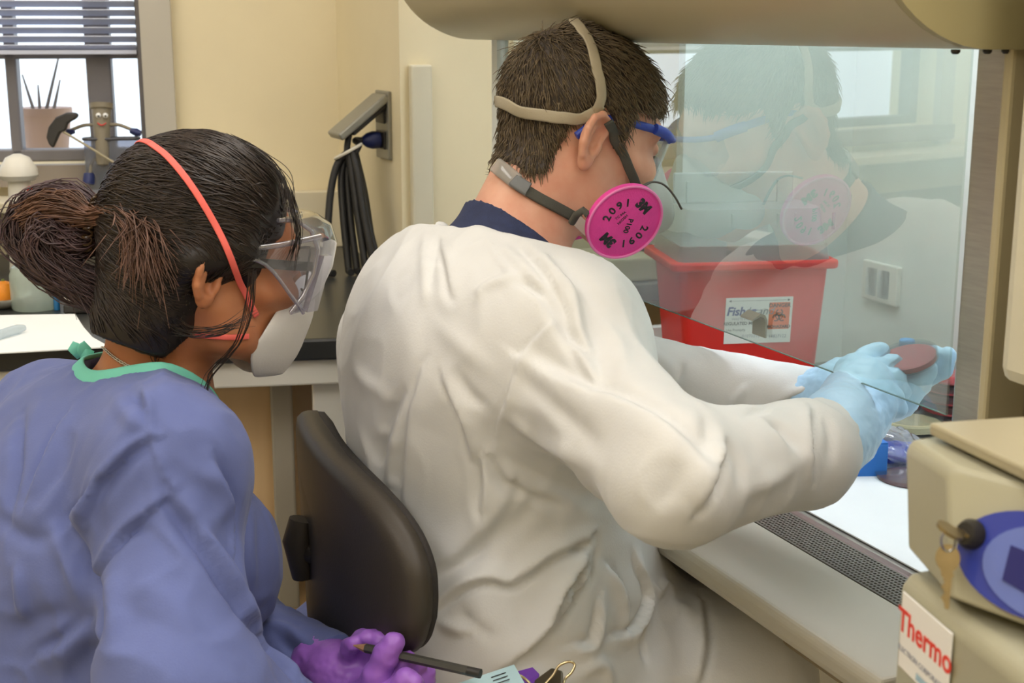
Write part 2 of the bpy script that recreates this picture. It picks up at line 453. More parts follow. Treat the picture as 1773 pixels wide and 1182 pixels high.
# handle on the sash (bent strip)
M_HAND = mat('brushed handle', '#9a988c', .35, .3)
hp = [hit(MC, 0, -.004, *q) for q in ((1308, 528), (1333, 545), (1333, 588), (1305, 572))]
hd = thing('sash_handle', 'small bent metal lift handle stuck on the sash glass', 'handle', MC @ Vector(hp[2]), yaw=math.radians(22.7))
u0 = hit(MC, 0, -.005, 1326, 560).y; u1 = u0 + .024
zl0 = hit(MC, 0, -.005, 1330, 587).z; zl1 = hit(MC, 0, -.005, 1330, 545).z
pr = [(-.0035, zl0), (-.0035, zl1 - .006), (-.006, zl1 - .001), (-.011, zl1 + .001), (-.02, zl1 - .004), (-.0205, zl1 - .006), (-.011, zl1 - .002), (-.0075, zl1 - .004), (-.0055, zl1 - .008), (-.0055, zl0)]
o = loft('grip', [[Vector((v, u, z)) for v, z in pr] for u in (u0, u1)], M_HAND, hd, MC)

# absorbent pad on the work surface
pts = [hit(MC, 2, ZW + .001, *q) for q in ((1365, 866), (1590, 985))]
pad = prism('absorbent_pad', [Vector((g1 + .019, -.02, ZL + .0005)), Vector((.50, -.02, ZW + .002)), Vector((.50, .52, ZW + .002)), Vector((g1 + .019, .50, ZL + .0005))], (0, 0, .0015), M_PAPER, None, MC)
tag(pad, 'white absorbent pad lying on the cabinet work surface', 'pad')

# ------------------------------------------------------------------ sharps bin
sb0 = MC @ hit(MC, 2, ZW, 1165, 690); 
bd = 1.90
A = P(1176, 450, bd); Bp = P(1440, 446, bd + .03)
ex = (Bp - A); ex.z = 0; wid = ex.length; ex.normalize(); ey = Vector((-ex.y, ex.x, 0))
dep = .155
MS = Matrix.Translation((A.x, A.y, 0)) @ Matrix((ex, ey, Vector((0, 0, 1)))).transposed().to_4x4()
ztop = A.z - .006
M_RED = mat('red plastic', '#d8261c', .4, var=.04, sss=0.0)
M_FROST = thin_glass('frosted plastic', '#eef2f2', 1.45, haze=.45, haze_col='#eef2f2', rough=.3)
bin_ = thing('sharps_container', 'red sharps bin with frosted lid inside the cabinet', 'sharps bin', MS @ Vector((wid / 2, dep / 2, ZW)), yaw=math.atan2(ex.y, ex.x))
def rrect(x0, x1, y0, y1, z, r=.012, n=4):
    out = []
    for cx, cy, a0 in ((x1 - r, y1 - r, 0), (x0 + r, y1 - r, 90), (x0 + r, y0 + r, 180), (x1 - r, y0 + r, 270)):
        for k in range(n + 1):
            t = math.radians(a0 + 90 * k / n); out.append(Vector((cx + r * math.cos(t), cy + r * math.sin(t), z)))
    return out
o = loft('body', [rrect(.022, wid - .012, .02, dep - .015, ZW + .002), rrect(.002, wid - .002, .0, dep, ztop - .008), rrect(.0, wid, -.002, dep + .002, ztop - .008)], M_RED, bin_, MS); autosmooth(o, 30)
o = loft('rim', [rrect(-.012, wid + .01, -.010, dep + .012, ztop - .010), rrect(-.012, wid + .01, -.010, dep + .012, ztop + .002)], M_RED, bin_, MS); bevel(o, .003); 
zl = P(1180, 428, bd).z; zl2 = P(1180, 364, bd).z; zl3 = P(1180, 307, bd).z
o = loft('lid_skirt', [rrect(.0, wid - .0, .0, dep, ztop + .002), rrect(.003, wid - .003, .002, dep - .002, zl)], M_FROST, bin_, MS); autosmooth(o, 30)
o = loft('lid_tower', [rrect(.004, wid - .006, .003, dep - .01, zl + .0005), rrect(.014, wid - .012, .012, dep - .03, zl2)], M_FROST, bin_, MS); autosmooth(o, 30)
o = box('lid_flap', (.012, dep - .07, zl2 + .0005), (wid - .03, dep - .064, zl3), M_FROST, bin_, MS, .002)
for x in (.03, wid - .055): box('rib', (x, dep - .0745, zl2 + .001), (x + .004, dep - .0705, zl3 - .012), M_FROST, bin_, MS)
for x in (.075, .14, .165, .22): box('rib', (x, -.001 + .008, zl + .02), (x + .003, .004 + .008, zl2 - .006), M_FROST, bin_, MS)
# its label
n_ = -ey
def face_z(z):   # front face of the tapering body
    t = (z - ZW) / (ztop - .008 - ZW); return .02 * (1 - t)
lz0 = (MS.inverted() @ hitp(A, ey, 1315, 596)).z; lz1 = (MS.inverted() @ hitp(A, ey, 1315, 515)).z
lx0_ = (MS.inverted() @ hitp(A, ey, 1257, 555)).x; lx1_ = (MS.inverted() @ hitp(A, ey, 1373, 555)).x
slope = math.atan2(.02, ztop - .008 - ZW)
ML = MS @ Matrix.Translation(((lx0_ + lx1_) / 2, face_z((lz0 + lz1) / 2) - .0012, (lz0 + lz1) / 2)) @ Matrix.Rotation(slope, 4, 'X') @ Matrix.Rotation(math.pi / 2, 4, 'X')
lw, lh = (lx1_ - lx0_), (lz1 - lz0)
M_INK = mat('black ink', '#26262a', .6, var=0); M_NAVYINK = mat('navy ink', '#2b3a86', .6, var=0); M_ORANGE = mat('orange print', '#ee6a34', .6, var=0); M_LABEL = mat('label paper', '#e8e6e2', .6, var=.01)
lab = box('label_plate', (-lw / 2, -lh / 2, -.0006), (lw / 2, lh / 2, .0002), M_LABEL, bin_, ML, .0015)
def lt(body, x, y, size, m=M_INK, **k): text('lettering', body, size, ML @ Matrix.Translation((x * lw, y * lh, .0005)), m, lab, **k)
lt('Fisher', -.27, .20, .017, M_NAVYINK, bold=.0005, shear=.2); lt('brand', .02, .20, .0165, mat('grey ink', '#8b8f9e', .6, var=0), shear=.3)
lt('REGULATED MEDICAL', -.20, -.06, .0062, bold=.0001); lt('WASTE Disposal', -.22, .04, .005, mat('grey ink', '', .6)); lt('Use Promptly', -.33, -.2, .005)
lt('14827122', .3, -.36, .0065, mat('grey ink', '', .6)); lt('01070213', -.1, -.34, .0065, mat('grey ink', '', .6))
og = box('hazard_panel', (.15 * lw, -.2 * lh, .0002), (.46 * lw, .38 * lh, .0004), M_ORANGE, lab, ML)
text('lettering', 'DANGER', .0078, ML @ Matrix.Translation((.305 * lw, .315 * lh, .0006)), M_INK, lab, bold=.0002)
text('lettering', 'BIOHAZARD', .006, ML @ Matrix.Translation((.305 * lw, -.15 * lh, .0006)), M_INK, lab, bold=.0002)
bm = bmesh.new()
def arc_strip(cx, cy, r0, r1, a0, a1, z, n=14):
    vs = []
    for k in range(n + 1):
        t = a0 + (a1 - a0) * k / n
        vs.append((bm.verts.new((cx + r0 * math.cos(t), cy + r0 * math.sin(t), z)), bm.verts.new((cx + r1 * math.cos(t), cy + r1 * math.sin(t), z))))
    for p, q in zip(vs, vs[1:]): bm.faces.new((p[0], p[1], q[1], q[0]))
R0 = .0085; bx, by = .305 * lw, .085 * lh
for k in range(3):
    t = math.radians(90 + 120 * k); cx, cy = bx + R0 * .62 * math.cos(t), by + R0 * .62 * math.sin(t)
    arc_strip(cx, cy, R0 * .42, R0 * .62, t + .45, t + 2 * math.pi - .45, .0006)
arc_strip(bx, by, R0 * .5, R0 * .64, 0, 2 * math.pi, .00061, 24)
bm_ob('biohazard_symbol', bm, M_INK, lab, ML)
box('arrow_line', (-.44 * lw, .43 * lh, .0002), (.44 * lw, .436 * lh, .0005), M_INK, lab, ML)
for s in (-1, 1):
    mesh_ob('arrow_head', [(s * .46 * lw, .433 * lh, .0005), (s * .42 * lw, .46 * lh, .0005), (s * .42 * lw, .406 * lh, .0005)], [(0, 1, 2)], M_INK, lab, ML)

# ------------------------------------------------------------------ centrifuge in the right foreground
zc_t = 1.075; zc_s = P(1575, 962, .845).z
M_CF = mat('beige centrifuge enamel', '#a5a189', .32, var=.03, bump=.03, bscale=300)
T1 = [PZ(1568, 760, zc_t), PZ(1642, 806, zc_t), PZ(1720, 828, zc_t), PZ(1900, 868, zc_t)]
T1[3] = T1[2] + (T1[2] - T1[1]) * 2.6
cf = thing('centrifuge', 'beige benchtop centrifuge with blue control panel and hanging keys', 'centrifuge', (T1[1].x + .2, T1[1].y, .74))
def wz(p, z, dx=0, dy=0): return Vector((p.x + dx, p.y + dy, z))
S1 = [PZ(1572, 950, zc_s), PZ(1640, 1005, zc_s), PZ(1725, 1066, zc_s), PZ(1900, 1190, zc_s)]
S1[3] = S1[2] + (T1[2] - T1[1]) * 2.6; S1[1] = S1[2] - (T1[2] - T1[1])
def ringz(pts, z):
    far = pts[0]; near = pts[-1]
    return [wz(p, z) for p in pts] + [wz(near, z, .30, .12), wz(far, z, .36, .16)]
inner = [p + Vector((.018, .003, 0)) for p in T1]
o = loft('upper_housing', [ringz(S1, zc_s), ringz(T1, zc_t - .006), [v + Vector((.004, 0, .006)) for v in ringz(T1, zc_t - .006)]], M_CF, cf); bevel(o, .0028, 3, .25); autosmooth(o, 30)
# lid plate
Lp = [PZ(1607, 752, zc_t + .003), PZ(1773, 833, zc_t + .003), PZ(1960, 920, zc_t + .003)]
ld = [Lp[0], Lp[1], Lp[2], Lp[2] + Vector((.25, .1, 0)), Lp[0] + Vector((.28, .06, 0))]
o = prism('lid', ld, (0, 0, .008), mat('lid enamel', '#aba286', .3, var=.03), cf); bevel(o, .002)
# lower housing
zc_l = zc_s - .006
S2 = [PZ(1566, 985, zc_l), PZ(1640, 1047, zc_l), PZ(1725, 1110, zc_l), PZ(1900, 1240, zc_l)]
out = [p + Vector((-.002, 0, 0)) for p in S2]
o = loft('lower_housing', [ringz(out, .755), ringz(out, zc_l - .01), [v + Vector((.006, .001, .008)) for v in ringz(out, zc_l - .01)]], M_CF, cf); bevel(o, .004, 3, .25); autosmooth(o, 30)
for p in (out[0], out[-1]):
    for dx in (.03, .25): lathe('foot', [(0, 0), (.014, 0), (.014, .016), (0, .016)], Matrix.Translation((p.x + dx, p.y + .06, .74)), M_DARK, cf, 16)
# blue control panel on the front face
f0_, f1_, f2_ = T1[1], T1[2], S1[2]
fn = (f1_ - f0_).cross(f2_ - f0_).normalized()
if fn.dot(CAMP - f0_) < 0: fn = -fn
def fpt(px, py, off=.0012): return hitp(f0_, fn, px, py) + fn * off
def fpoly(name, pix, m, off, th=.0015, parent=None):
    ps = [fpt(*q, off) for q in pix]; return prism(name, ps, fn * th, m, parent or cf)
def ell(cx, cy, rx, ry, rot=0, n=40): 
    o = []
    for k in range(n):
        t = 2 * math.pi * k / n; x, y = rx * math.cos(t), ry * math.sin(t)
        o.append((cx + x * math.cos(rot) - y * math.sin(rot), cy + x * math.sin(rot) + y * math.cos(rot)))
    return o
pan = fpoly('control_panel', ell(1810, 985, 152, 92, .33), mat('blue panel', '#33409a', .25, var=.02), .001, .003)
fpoly('panel_band', ell(1835, 1000, 130, 82, .33), mat('light blue band', '#6474b8', .25, var=.02), .0045, .0006, pan)
fpoly('panel_screen', [(1760, 945), (1745, 1005), (1840, 1060), (1870, 990)], mat('dark blue screen', '#1d2168', .15, var=0), .0055, .0006, pan)
lk = fpt(1690, 926, .003)
fr = (fpt(1720, 935) - fpt(1690, 926)).normalized()
lathe('key_switch', [(0, 0), (.0085, 0), (.0085, .004), (.006, .009), (.004, .009), (0, .009)], axis_frame(lk, fn), M_DARK, cf, 24)
M_KEY = mat('brass key', '#8b7b58', .3, .85, var=.1, vscale=80)
kr = thing('key_pair', 'two small metal keys hanging from the centrifuge lock', 'keys', lk + fn * .01)
k0 = lk + fn * .022; kd = (P(1640, 914, .82) - P(1690, 926, .82)).normalized()
def key(M, L=.026, head=.0085):
    bm = bmesh.new(); ring = []; out_ = [(head * math.cos(t), head * .85 * math.sin(t)) for t in [math.radians(a) for a in range(25, 336, 15)]]
    out_ += [(head + L * .1, -.0032), (head + L * .15, -.0022)]
    for k in range(5): out_ += [(head + L * (.2 + .14 * k), -.0022), (head + L * (.27 + .14 * k), -.0034 if k % 2 else -.0015)]
    out_ += [(head + L, -.001), (head + L, .0012), (head + L * .15, .0024), (head + L * .1, .0034)]
    lo = [M @ Vector((x, y, -.0009)) for x, y in out_]; hi = [M @ Vector((x, y, .0009)) for x, y in out_]
    add_loft(bm, [lo, hi]); 
    return bm
o = bm_ob('key', key(axis_frame(lk + fn * .024, Vector((0, -.5, 1)) - fn * fn.dot(Vector((0, -.5, 1))), -fn), .014, .009), M_KEY, kr)
hk = P(1641, 966, .768)
o2 = bm_ob('key', key(axis_frame(hk, (CAMP - hk).normalized(), Vector((.05, 0, -1))), .020, .0078), M_KEY, kr)
a_ = lk + fn * .026; b_ = hk + Vector((0, 0, .004))
ringp = [a_.lerp(b_, .5) + (a_ - b_) * .5 * math.cos(t) + Vector((.004, 0, 0)) * math.sin(t) for t in [2 * math.pi * k / 20 for k in range(21)]]
tube('key_ring', ringp, .0007, M_CHROME, kr, seg=6)
# maker plate on lower housing
g0_, g1_, g2_ = out[0], out[1], out[0] + Vector((0, 0, -.1))
gn = (g1_ - g0_).cross(g2_ - g0_).normalized()
if gn.dot(CAMP - g0_) < 0: gn = -gn
gx = (g1_ - g0_); gx.z = 0; gx.normalize()
c0 = hitp(g0_, gn, 1567, 1022); c1 = hitp(g0_, gn, 1652, 1102); c2 = hitp(g0_, gn, 1568, 1130)
pw = (c1 - c0).length; ph = (c0.z - c2.z) * 1.28
MT = Matrix((gx, Vector((0, 0, 1)), gn)).transposed().to_4x4(); MT.translation = c0 + gx * pw / 2 + Vector((0, 0, -ph / 2)) + gn * .0004
pl_ = box('maker_plate', (-pw / 2, -ph / 2, 0), (pw / 2, ph / 2, .0012), M_LABEL, cf, MT, .0006)
M_REDINK = mat('red print', '#e2402e', .5, var=0)
text('lettering', 'Thermo', pw * .33, MT @ Matrix.Translation((-.0, ph * .12, .0014)), M_REDINK, pl_, bold=pw * .007)
text('lettering', 'ELECTRON CORPORATION', pw * .082, MT @ Matrix.Translation((0, -ph * .24, .0014)), mat('grey ink', '', .6), pl_)
box('silver_bar', (-pw * .1, -ph * .45, .0012), (pw * .16, -ph * .36, .0018), M_CHROME, pl_, MT)
# side bench that carries it
bn = thing('side_bench', 'grey-topped side bench under the beige centrifuge', 'bench', (T1[1].x + .25, .62, 0))
box('bench_top', (T1[0].x - .01, .28, .71), (T1[0].x + .62, 1.0, .739), M_BLACKTOP, bn, None, .004)
for x in (T1[0].x + .02, T1[0].x + .55):
    for y in (.3, .94): box('leg', (x, y, 0), (x + .04, y + .04, .71), M_WHITE, bn)
# ------------------------------------------------------------------ sculpting tools: distance fields turned into smooth meshes
f32 = np.float32
def _v(a): return np.asarray(a, dtype=f32)
def rcone(p, a, b, r1, r2):
    a, b = _v(a), _v(b); ba = b - a; pa = p - a
    h = np.clip((pa @ ba) / max(float(ba @ ba), 1e-12), 0, 1)
    return np.sqrt(((pa - h[:, None] * ba) ** 2).sum(1)) - (r1 + (r2 - r1) * h)
def ellip(p, c, r, R=None):
    q = p - _v(c)
    if R is not None: q = q @ _v(R)
    r = _v(r); k0 = np.sqrt(((q / r) ** 2).sum(1)); k1 = np.sqrt(((q / (r * r)) ** 2).sum(1))
    return k0 * (k0 - 1) / np.maximum(k1, 1e-9)
def smin(a, b, k):
    h = np.clip(.5 + .5 * (b - a) / k, 0, 1); return b + (a - b) * h - k * h * (1 - h)
def smax(a, b, k): return -smin(-a, -b, k)
def rot(ax, deg): return np.array(Matrix.Rotation(math.radians(deg), 3, ax), dtype=f32)   # use q @ R : world -> local
def poly2d(x, y, poly):
    P_ = np.asarray(poly, dtype=f32); d = np.full(x.shape, 1e9, f32); s = np.ones(x.shape, bool)
    for i in range(len(P_)):
        a, b = P_[i], P_[i - 1]; e = b - a; wx, wy = x - a[0], y - a[1]
        t = np.clip((wx * e[0] + wy * e[1]) / (e @ e), 0, 1)
        d = np.minimum(d, (wx - e[0] * t) ** 2 + (wy - e[1] * t) ** 2)
        c1 = y >= a[1]; c2 = y < b[1]; c3 = e[0] * wy > e[1] * wx
        s ^= (c1 & c2 & c3) | (~c1 & ~c2 & ~c3)
    return np.where(s, 1, -1) * np.sqrt(d)
def surface(fn, lo, hi, h, B=8):
    lo, hi = np.array(lo, float), np.array(hi, float)
    nb = np.ceil((hi - lo) / (h * B)).astype(int); n = nb * B
    g = np.stack(np.meshgrid(*[np.arange(k) for k in nb], indexing='ij'), -1).reshape(-1, 3)
    cd = fn((lo + (g * B + (B - 1) / 2) * h).astype(f32))
    V6 = np.empty((nb[0], B, nb[1], B, nb[2], B), f32)
    V6[:] = np.where(cd > 0, 1., -1.).astype(f32).reshape(nb[0], 1, nb[1], 1, nb[2], 1)
    act = g[np.abs(cd) < h * B * 1.25]
    off = np.stack(np.meshgrid(*[np.arange(B)] * 3, indexing='ij'), -1).reshape(-1, 3)
    for i in range(0, len(act), 600):
        a = act[i:i + 600]
        pts = (a[:, None, :] * B + off[None]).reshape(-1, 3)
        d = fn((lo + pts * h).astype(f32)).reshape(-1, B, B, B)
        V6[a[:, 0], :, a[:, 1], :, a[:, 2], :] = d
    V = V6.reshape(n)
    ins = V < 0
    cnt = np.zeros(np.array(n) - 1, np.int8)
    sl = [slice(0, -1), slice(1, None)]
    for i in (0, 1):
        for j in (0, 1):
            for k in (0, 1): cnt += ins[sl[i], sl[j], sl[k]]
    cells = np.argwhere((cnt > 0) & (cnt < 8))
    idx = np.full(cnt.shape, -1, np.int32); idx[tuple(cells.T)] = np.arange(len(cells))
    C = np.array([(i, j, k) for i in (0, 1) for j in (0, 1) for k in (0, 1)])
    vals = np.stack([V[cells[:, 0] + c[0], cells[:, 1] + c[1], cells[:, 2] + c[2]] for c in C], 1)
    acc = np.zeros((len(cells), 3)); num = np.zeros(len(cells))
    for a in range(8):
        for b in range(a + 1, 8):
            if np.abs(C[a] - C[b]).sum() != 1: continue
            m = (vals[:, a] < 0) != (vals[:, b] < 0)
            t = vals[:, a] / np.where(m, vals[:, a] - vals[:, b], 1)
            acc += np.where(m[:, None], C[a] + t[:, None] * (C[b] - C[a]), 0); num += m
    verts = lo + (cells + acc / num[:, None]) * h
    quads = []
    for ax in range(3):
        s0 = [slice(None)] * 3; s1 = [slice(None)] * 3; s0[ax] = slice(0, -1); s1[ax] = slice(1, None)
        A, Bv = ins[tuple(s0)], ins[tuple(s1)]
        e = np.argwhere(A != Bv); b1, b2 = (ax + 1) % 3, (ax + 2) % 3
        e = e[(e[:, b1] > 0) & (e[:, b2] > 0) & (e[:, b1] < n[b1] - 1) & (e[:, b2] < n[b2] - 1)]
        inside = A[tuple(e.T)]
        q = []
        for d1, d2 in ((-1, -1), (0, -1), (0, 0), (-1, 0)):
            c = e.copy(); c[:, b1] += d1; c[:, b2] += d2; q.append(idx[tuple(c.T)])
        q = np.stack(q, 1); q[~inside] = q[~inside][:, ::-1]; quads.append(q)
    quads = np.concatenate(quads); quads = quads[(quads >= 0).all(1)]
    return verts, quads
def vnormals(V, Q):
    fn = np.cross(V[Q[:, 2]] - V[Q[:, 0]], V[Q[:, 3]] - V[Q[:, 1]])
    N = np.zeros_like(V)
    for k in range(4): np.add.at(N, Q[:, k], fn)
    return N / np.maximum(np.linalg.norm(N, axis=1, keepdims=True), 1e-12)
def relax(V, Q, n=1, f=.5):
    E = np.concatenate([Q[:, [0, 1]], Q[:, [1, 2]], Q[:, [2, 3]], Q[:, [3, 0]]])
    for _ in range(n):
        S = np.zeros_like(V); c = np.zeros(len(V))
        for a, b in ((0, 1), (1, 0)):
            np.add.at(S, E[:, a], V[E[:, b]]); np.add.at(c, E[:, a], 1)
        V = V + f * (S / np.maximum(c, 1)[:, None] - V)
    return V
def xf(M, V): 
    A = np.array(M.to_3x3()); return V @ A.T + np.array(M.translation)
def np_mesh(name, V, Q, m, parent=None, M=None, smooth=True, kind=None):
    me = bpy.data.meshes.new(name)
    k = Q.shape[1]
    me.vertices.add(len(V)); me.vertices.foreach_set('co', np.asarray(V, f32).ravel())
    me.loops.add(Q.size); me.loops.foreach_set('vertex_index', Q.astype(np.int32).ravel())
    me.polygons.add(len(Q)); me.polygons.foreach_set('loop_start', np.arange(0, Q.size, k, dtype=np.int32))
    me.polygons.foreach_set('loop_total', np.full(len(Q), k, np.int32))
    me.update(calc_edges=True)
    if smooth: me.polygons.foreach_set('use_smooth', np.ones(len(Q), bool))
    if m: me.materials.append(m)
    o = bpy.data.objects.new(name, me); link(o, parent, M)
    if kind: o['kind'] = kind
    return o
def vnoise(p, seed=0):
    """smooth value noise, -1..1, numpy"""
    p = p + seed * 17.31
    i = np.floor(p).astype(np.int64); f = p - i; f = f * f * (3 - 2 * f)
    def hsh(a, b, c):
        h = (a * 374761393 + b * 668265263 + c * 2147483647 + seed * 974711) & 0x7fffffff
        h = ((h ^ (h >> 13)) * 1274126177) & 0x7fffffff
        return ((h ^ (h >> 16)) & 0xffff) / 32767.5 - 1
    r = 0
    for a in (0, 1):
        for b in (0, 1):
            for c in (0, 1):
                w = (f[:, 0] if a else 1 - f[:, 0]) * (f[:, 1] if b else 1 - f[:, 1]) * (f[:, 2] if c else 1 - f[:, 2])
                r = r + w * hsh(i[:, 0] + a, i[:, 1] + b, i[:, 2] + c)
    return r
def creases(V, Q, lines, lim=None):
    """press folds into cloth: each line is (pixel polyline, half width in metres, height in metres[, softness side])"""
    N = vnormals(V, Q)
    bv = BVHTree.FromPolygons([tuple(v) for v in V], [tuple(q) for q in Q])
    D = np.zeros(len(V))
    for ln in lines:
        pix, w, amp = ln[:3]; side = ln[3] if len(ln) > 3 else 0
        pts = []
        cc = catmull([(a, b, 0) for a, b in pix], 10)
        for c in cc:
            hitpt = bv.ray_cast(CAMP, ray(c.x, c.y).normalized())
            if hitpt[0] is not None: pts.append(hitpt[0])
        if len(pts) < 3: continue
        med = np.median([(p - CAMP).length for p in pts]); pts = [p for p in pts if abs((p - CAMP).length - med) < .16]
        if len(pts) < 3: continue
        A = np.array(pts); lo, hi = A.min(0) - w * 3.2, A.max(0) + w * 3.2
        sel = np.where(((V > lo) & (V < hi)).all(1))[0]
        if len(sel) == 0: continue
        best = np.full(len(sel), 1e9); tt = np.zeros(len(sel)); sd = np.zeros(len(sel))
        for k in range(len(A) - 1):
            a, b = A[k], A[k + 1]; e = b - a; L2 = e @ e
            if L2 < 1e-12: continue
            t = np.clip(((V[sel] - a) @ e) / L2, 0, 1); c = V[sel] - a - t[:, None] * e
            d = np.sqrt((c ** 2).sum(1)); m = d < best
            best = np.where(m, d, best); tt = np.where(m, (k + t) / (len(A) - 1), tt)
            sgn = np.einsum('ij,ij->i', np.cross(np.broadcast_to(e, c.shape), c), N[sel]); sd = np.where(m, np.sign(sgn), sd)
        env = np.sqrt(np.clip(np.sin(np.pi * np.clip(tt * .94 + .03, 0, 1)), 0, 1))
        x = best / w
        if side == 0: g = np.exp(-x * x)
        else:
            xs = x * sd * side                          # sharp step on one side, long slope on the other
            g = np.where(xs > 0, np.exp(-(xs / 1.7) ** 2), np.exp(-(xs / .45) ** 2)) - .55 * np.exp(-((xs + .9) / .55) ** 2)
        D[sel] += amp * env * g
    return V + N * D[:, None]
def tubes_mesh(paths, radii, seg=3):
    """many thin tubes as one vertex / quad array; paths: (n, k, 3)"""
    Pp = np.asarray(paths, float); n, k, _ = Pp.shape
    T = np.gradient(Pp, axis=1); T /= np.maximum(np.linalg.norm(T, axis=2, keepdims=True), 1e-9)
    up = np.array([.3, .5, .81]); S = np.cross(T, up); S /= np.maximum(np.linalg.norm(S, axis=2, keepdims=True), 1e-9)
    U = np.cross(S, T); rad = np.asarray(radii)
    if rad.ndim == 1: rad = np.broadcast_to(rad, (n, k))
    Vv = np.stack([Pp + rad[..., None] * (S * math.cos(2 * math.pi * j / seg) + U * math.sin(2 * math.pi * j / seg)) for j in range(seg)], 2)
    base = np.arange(n * k * seg).reshape(n, k, seg)
    q = []
    for j in range(seg):
        j2 = (j + 1) % seg
        q.append(np.stack([base[:, :-1, j], base[:, :-1, j2], base[:, 1:, j2], base[:, 1:, j]], -1).reshape(-1, 4))
    return Vv.reshape(-1, 3), np.concatenate(q)

def head_field(p, s=1.0, ear=1.0, jaw=1.0):
    """head in its own frame: x forward, y left, z up, origin between the ear canals"""
    p = p / s
    if jaw != 1.0: p = np.stack([p[:, 0], p[:, 1], np.where(p[:, 2] < 0, p[:, 2] * jaw, p[:, 2])], 1)
    y = np.abs(p[:, 1]); q = np.stack([p[:, 0], y, p[:, 2]], 1)
    d = ellip(p, (-.007, 0, .042), (.091, .076, .083))
    d = smin(d, ellip(p, (.030, 0, .02), (.066, .063, .07)), .03)
    d = smin(d, ellip(p, (.040, 0, -.035), (.052, .055, .062)), .03)
    d = smin(d, rcone(q, (.000, .052, -.035), (.022, .050, -.070), .016, .016), .03)
    d = smin(d, rcone(q, (.022, .048, -.070), (.074, .012, -.096), .015, .014), .03)
    d = smin(d, rcone(q, (.08, .0, -.094), (.08, .008, -.094), .016, .014), .02)
    d = smin(d, rcone(q, (.088, .012, .036), (.074, .048, .036), .010, .010), .015)
    d = smin(d, rcone(q, (.078, .045, -.012), (.05, .06, -.01), .014, .012), .02)
    d = smax(d, -ellip(q, (.102, .033, .017), (.017, .017, .012)), .012)
    d = smin(d, ellip(q, (.083, .032, .017), (.0125, .0135, .0105)), .004)
    d = smin(d, rcone(p, (.094, 0, .026), (.117, 0, -.018), .0075, .0105), .010)
    d = smin(d, ellip(q, (.108, .011, -.022), (.010, .0075, .007)), .006)
    d = smin(d, rcone(q, (.098, .0, -.050), (.086, .022, -.053), .0065, .003), .006)
    d = smin(d, rcone(q, (.096, .0, -.060), (.085, .020, -.058), .007, .003), .006)
    # ears: a shell leaning out from the skull, rolled rim, bowl and lobe
    ex = (q - _v((-.025, .0755, .0))) / ear; c_, s_ = math.cos(math.radians(20)), math.sin(math.radians(20))
    lx = ex[:, 0] * c_ + ex[:, 1] * s_ * -1; ly = ex[:, 0] * s_ + ex[:, 1] * c_        # lx along the ear plane (forward), ly out of it
    c2, s2 = math.cos(math.radians(10)), math.sin(math.radians(10))
    ax_, az_ = lx * c2 - ex[:, 2] * s2, lx * s2 + ex[:, 2] * c2
    w = np.stack([ax_, ly, az_], 1)
    e = ellip(w, (-.001, .006, .006), (.0175, .0065, .027))
    e = smin(e, ellip(w, (.004, .006, -.020), (.0095, .006, .012)), .008)
    e = smax(e, -ellip(w, (.003, .0135, .003), (.0115, .0100, .0175)), .003)
    rim = [(.012, .008, .006), (.014, .009, .018), (.007, .0115, .029), (-.005, .0125, .032), (-.015, .012, .024), (-.018, .012, .010), (-.015, .011, -.006), (-.008, .0095, -.018)]
    for a, b in zip(rim, rim[1:]): e = smin(e, rcone(w, a, b, .0038, .0038), .003)
    e = smin(e, rcone(w, (-.009, .010, .016), (-.009, .009, -.004), .0032, .0032), .004)
    e = smin(e, rcone(w, (.012, .009, -.001), (.011, .009, -.008), .0042, .0038), .003)
    d = smin(d, e * ear, .006)
    return d * s
def crumple(V, N, amp, f, seed=0):
    """flat facets meeting in sharp creases, like pressed nonwoven cloth"""
    w = np.stack([vnoise(V * f * .6, seed + k) for k in (1, 2, 3)], 1) * .35 / f
    a = np.abs(vnoise((V + w) * f * np.array([1, 1, .62]), seed + 4)); b = np.abs(vnoise((V + w) * f * 2.3 * np.array([1, 1, .7]), seed + 5))
    return V - N * (amp * (np.clip(a * 2.2, 0, 1) + .38 * np.clip(b * 2.2, 0, 1)))[:, None] + N * amp * .7
def skull_field(p, s=1.0):
    p = p / s
    d = ellip(p, (-.007, 0, .042), (.091, .076, .083))
    return smin(d, ellip(p, (.030, 0, .02), (.066, .063, .07)), .03) * s
# ------------------------------------------------------------------ the man at the cabinet (frame MC: x towards cabinet, y away from camera, z up)
MCI = MC.inverted()
def L(px, py, d): return tuple(MCI @ P(px, py, d))
M_SKIN = mat('light skin', '#d8a58a', .5, var=.07, vscale=30, bump=.06, bscale=400, sss=.12, var2='#cd9075')
M_GOWN = mat('white nonwoven gown', '#cfcfcd', .75, var=.02, vscale=30, bump=.10, bscale=500, sheen=.1)
M_NAVY = mat('navy shirt', '#28304f', .8, var=.15, vscale=90, bump=.3, bscale=700)
M_GLOVE = mat('pale blue nitrile', '#a9cdea', .38, var=.03, bump=.12, bscale=160)
M_HAIRM = mat('dark brown hair', '#3f342a', .6, var=.35, vscale=60)
man = thing('person', 'person in white gown and pink-filter respirator seated at the safety cabinet', 'person', MC @ Vector((-.27, .43, 0)), yaw=math.radians(22.7))
HC = Vector(L(993, 246, 1.52))
HS = .92
MHL = Matrix.Translation(HC) @ Matrix.Rotation(math.radians(3), 4, 'Z') @ Matrix.Rotation(math.radians(17), 4, 'Y') @ Matrix.Rotation(math.radians(0), 4, 'X')
MHW = MC @ MHL
HI = np.array(MHL.inverted())
def to_head(p, HI=HI): return p @ HI[:3, :3].T.astype(f32) + HI[:3, 3].astype(f32)
def hp_(x, y, z): return tuple(MHL @ Vector((x, y, z)))
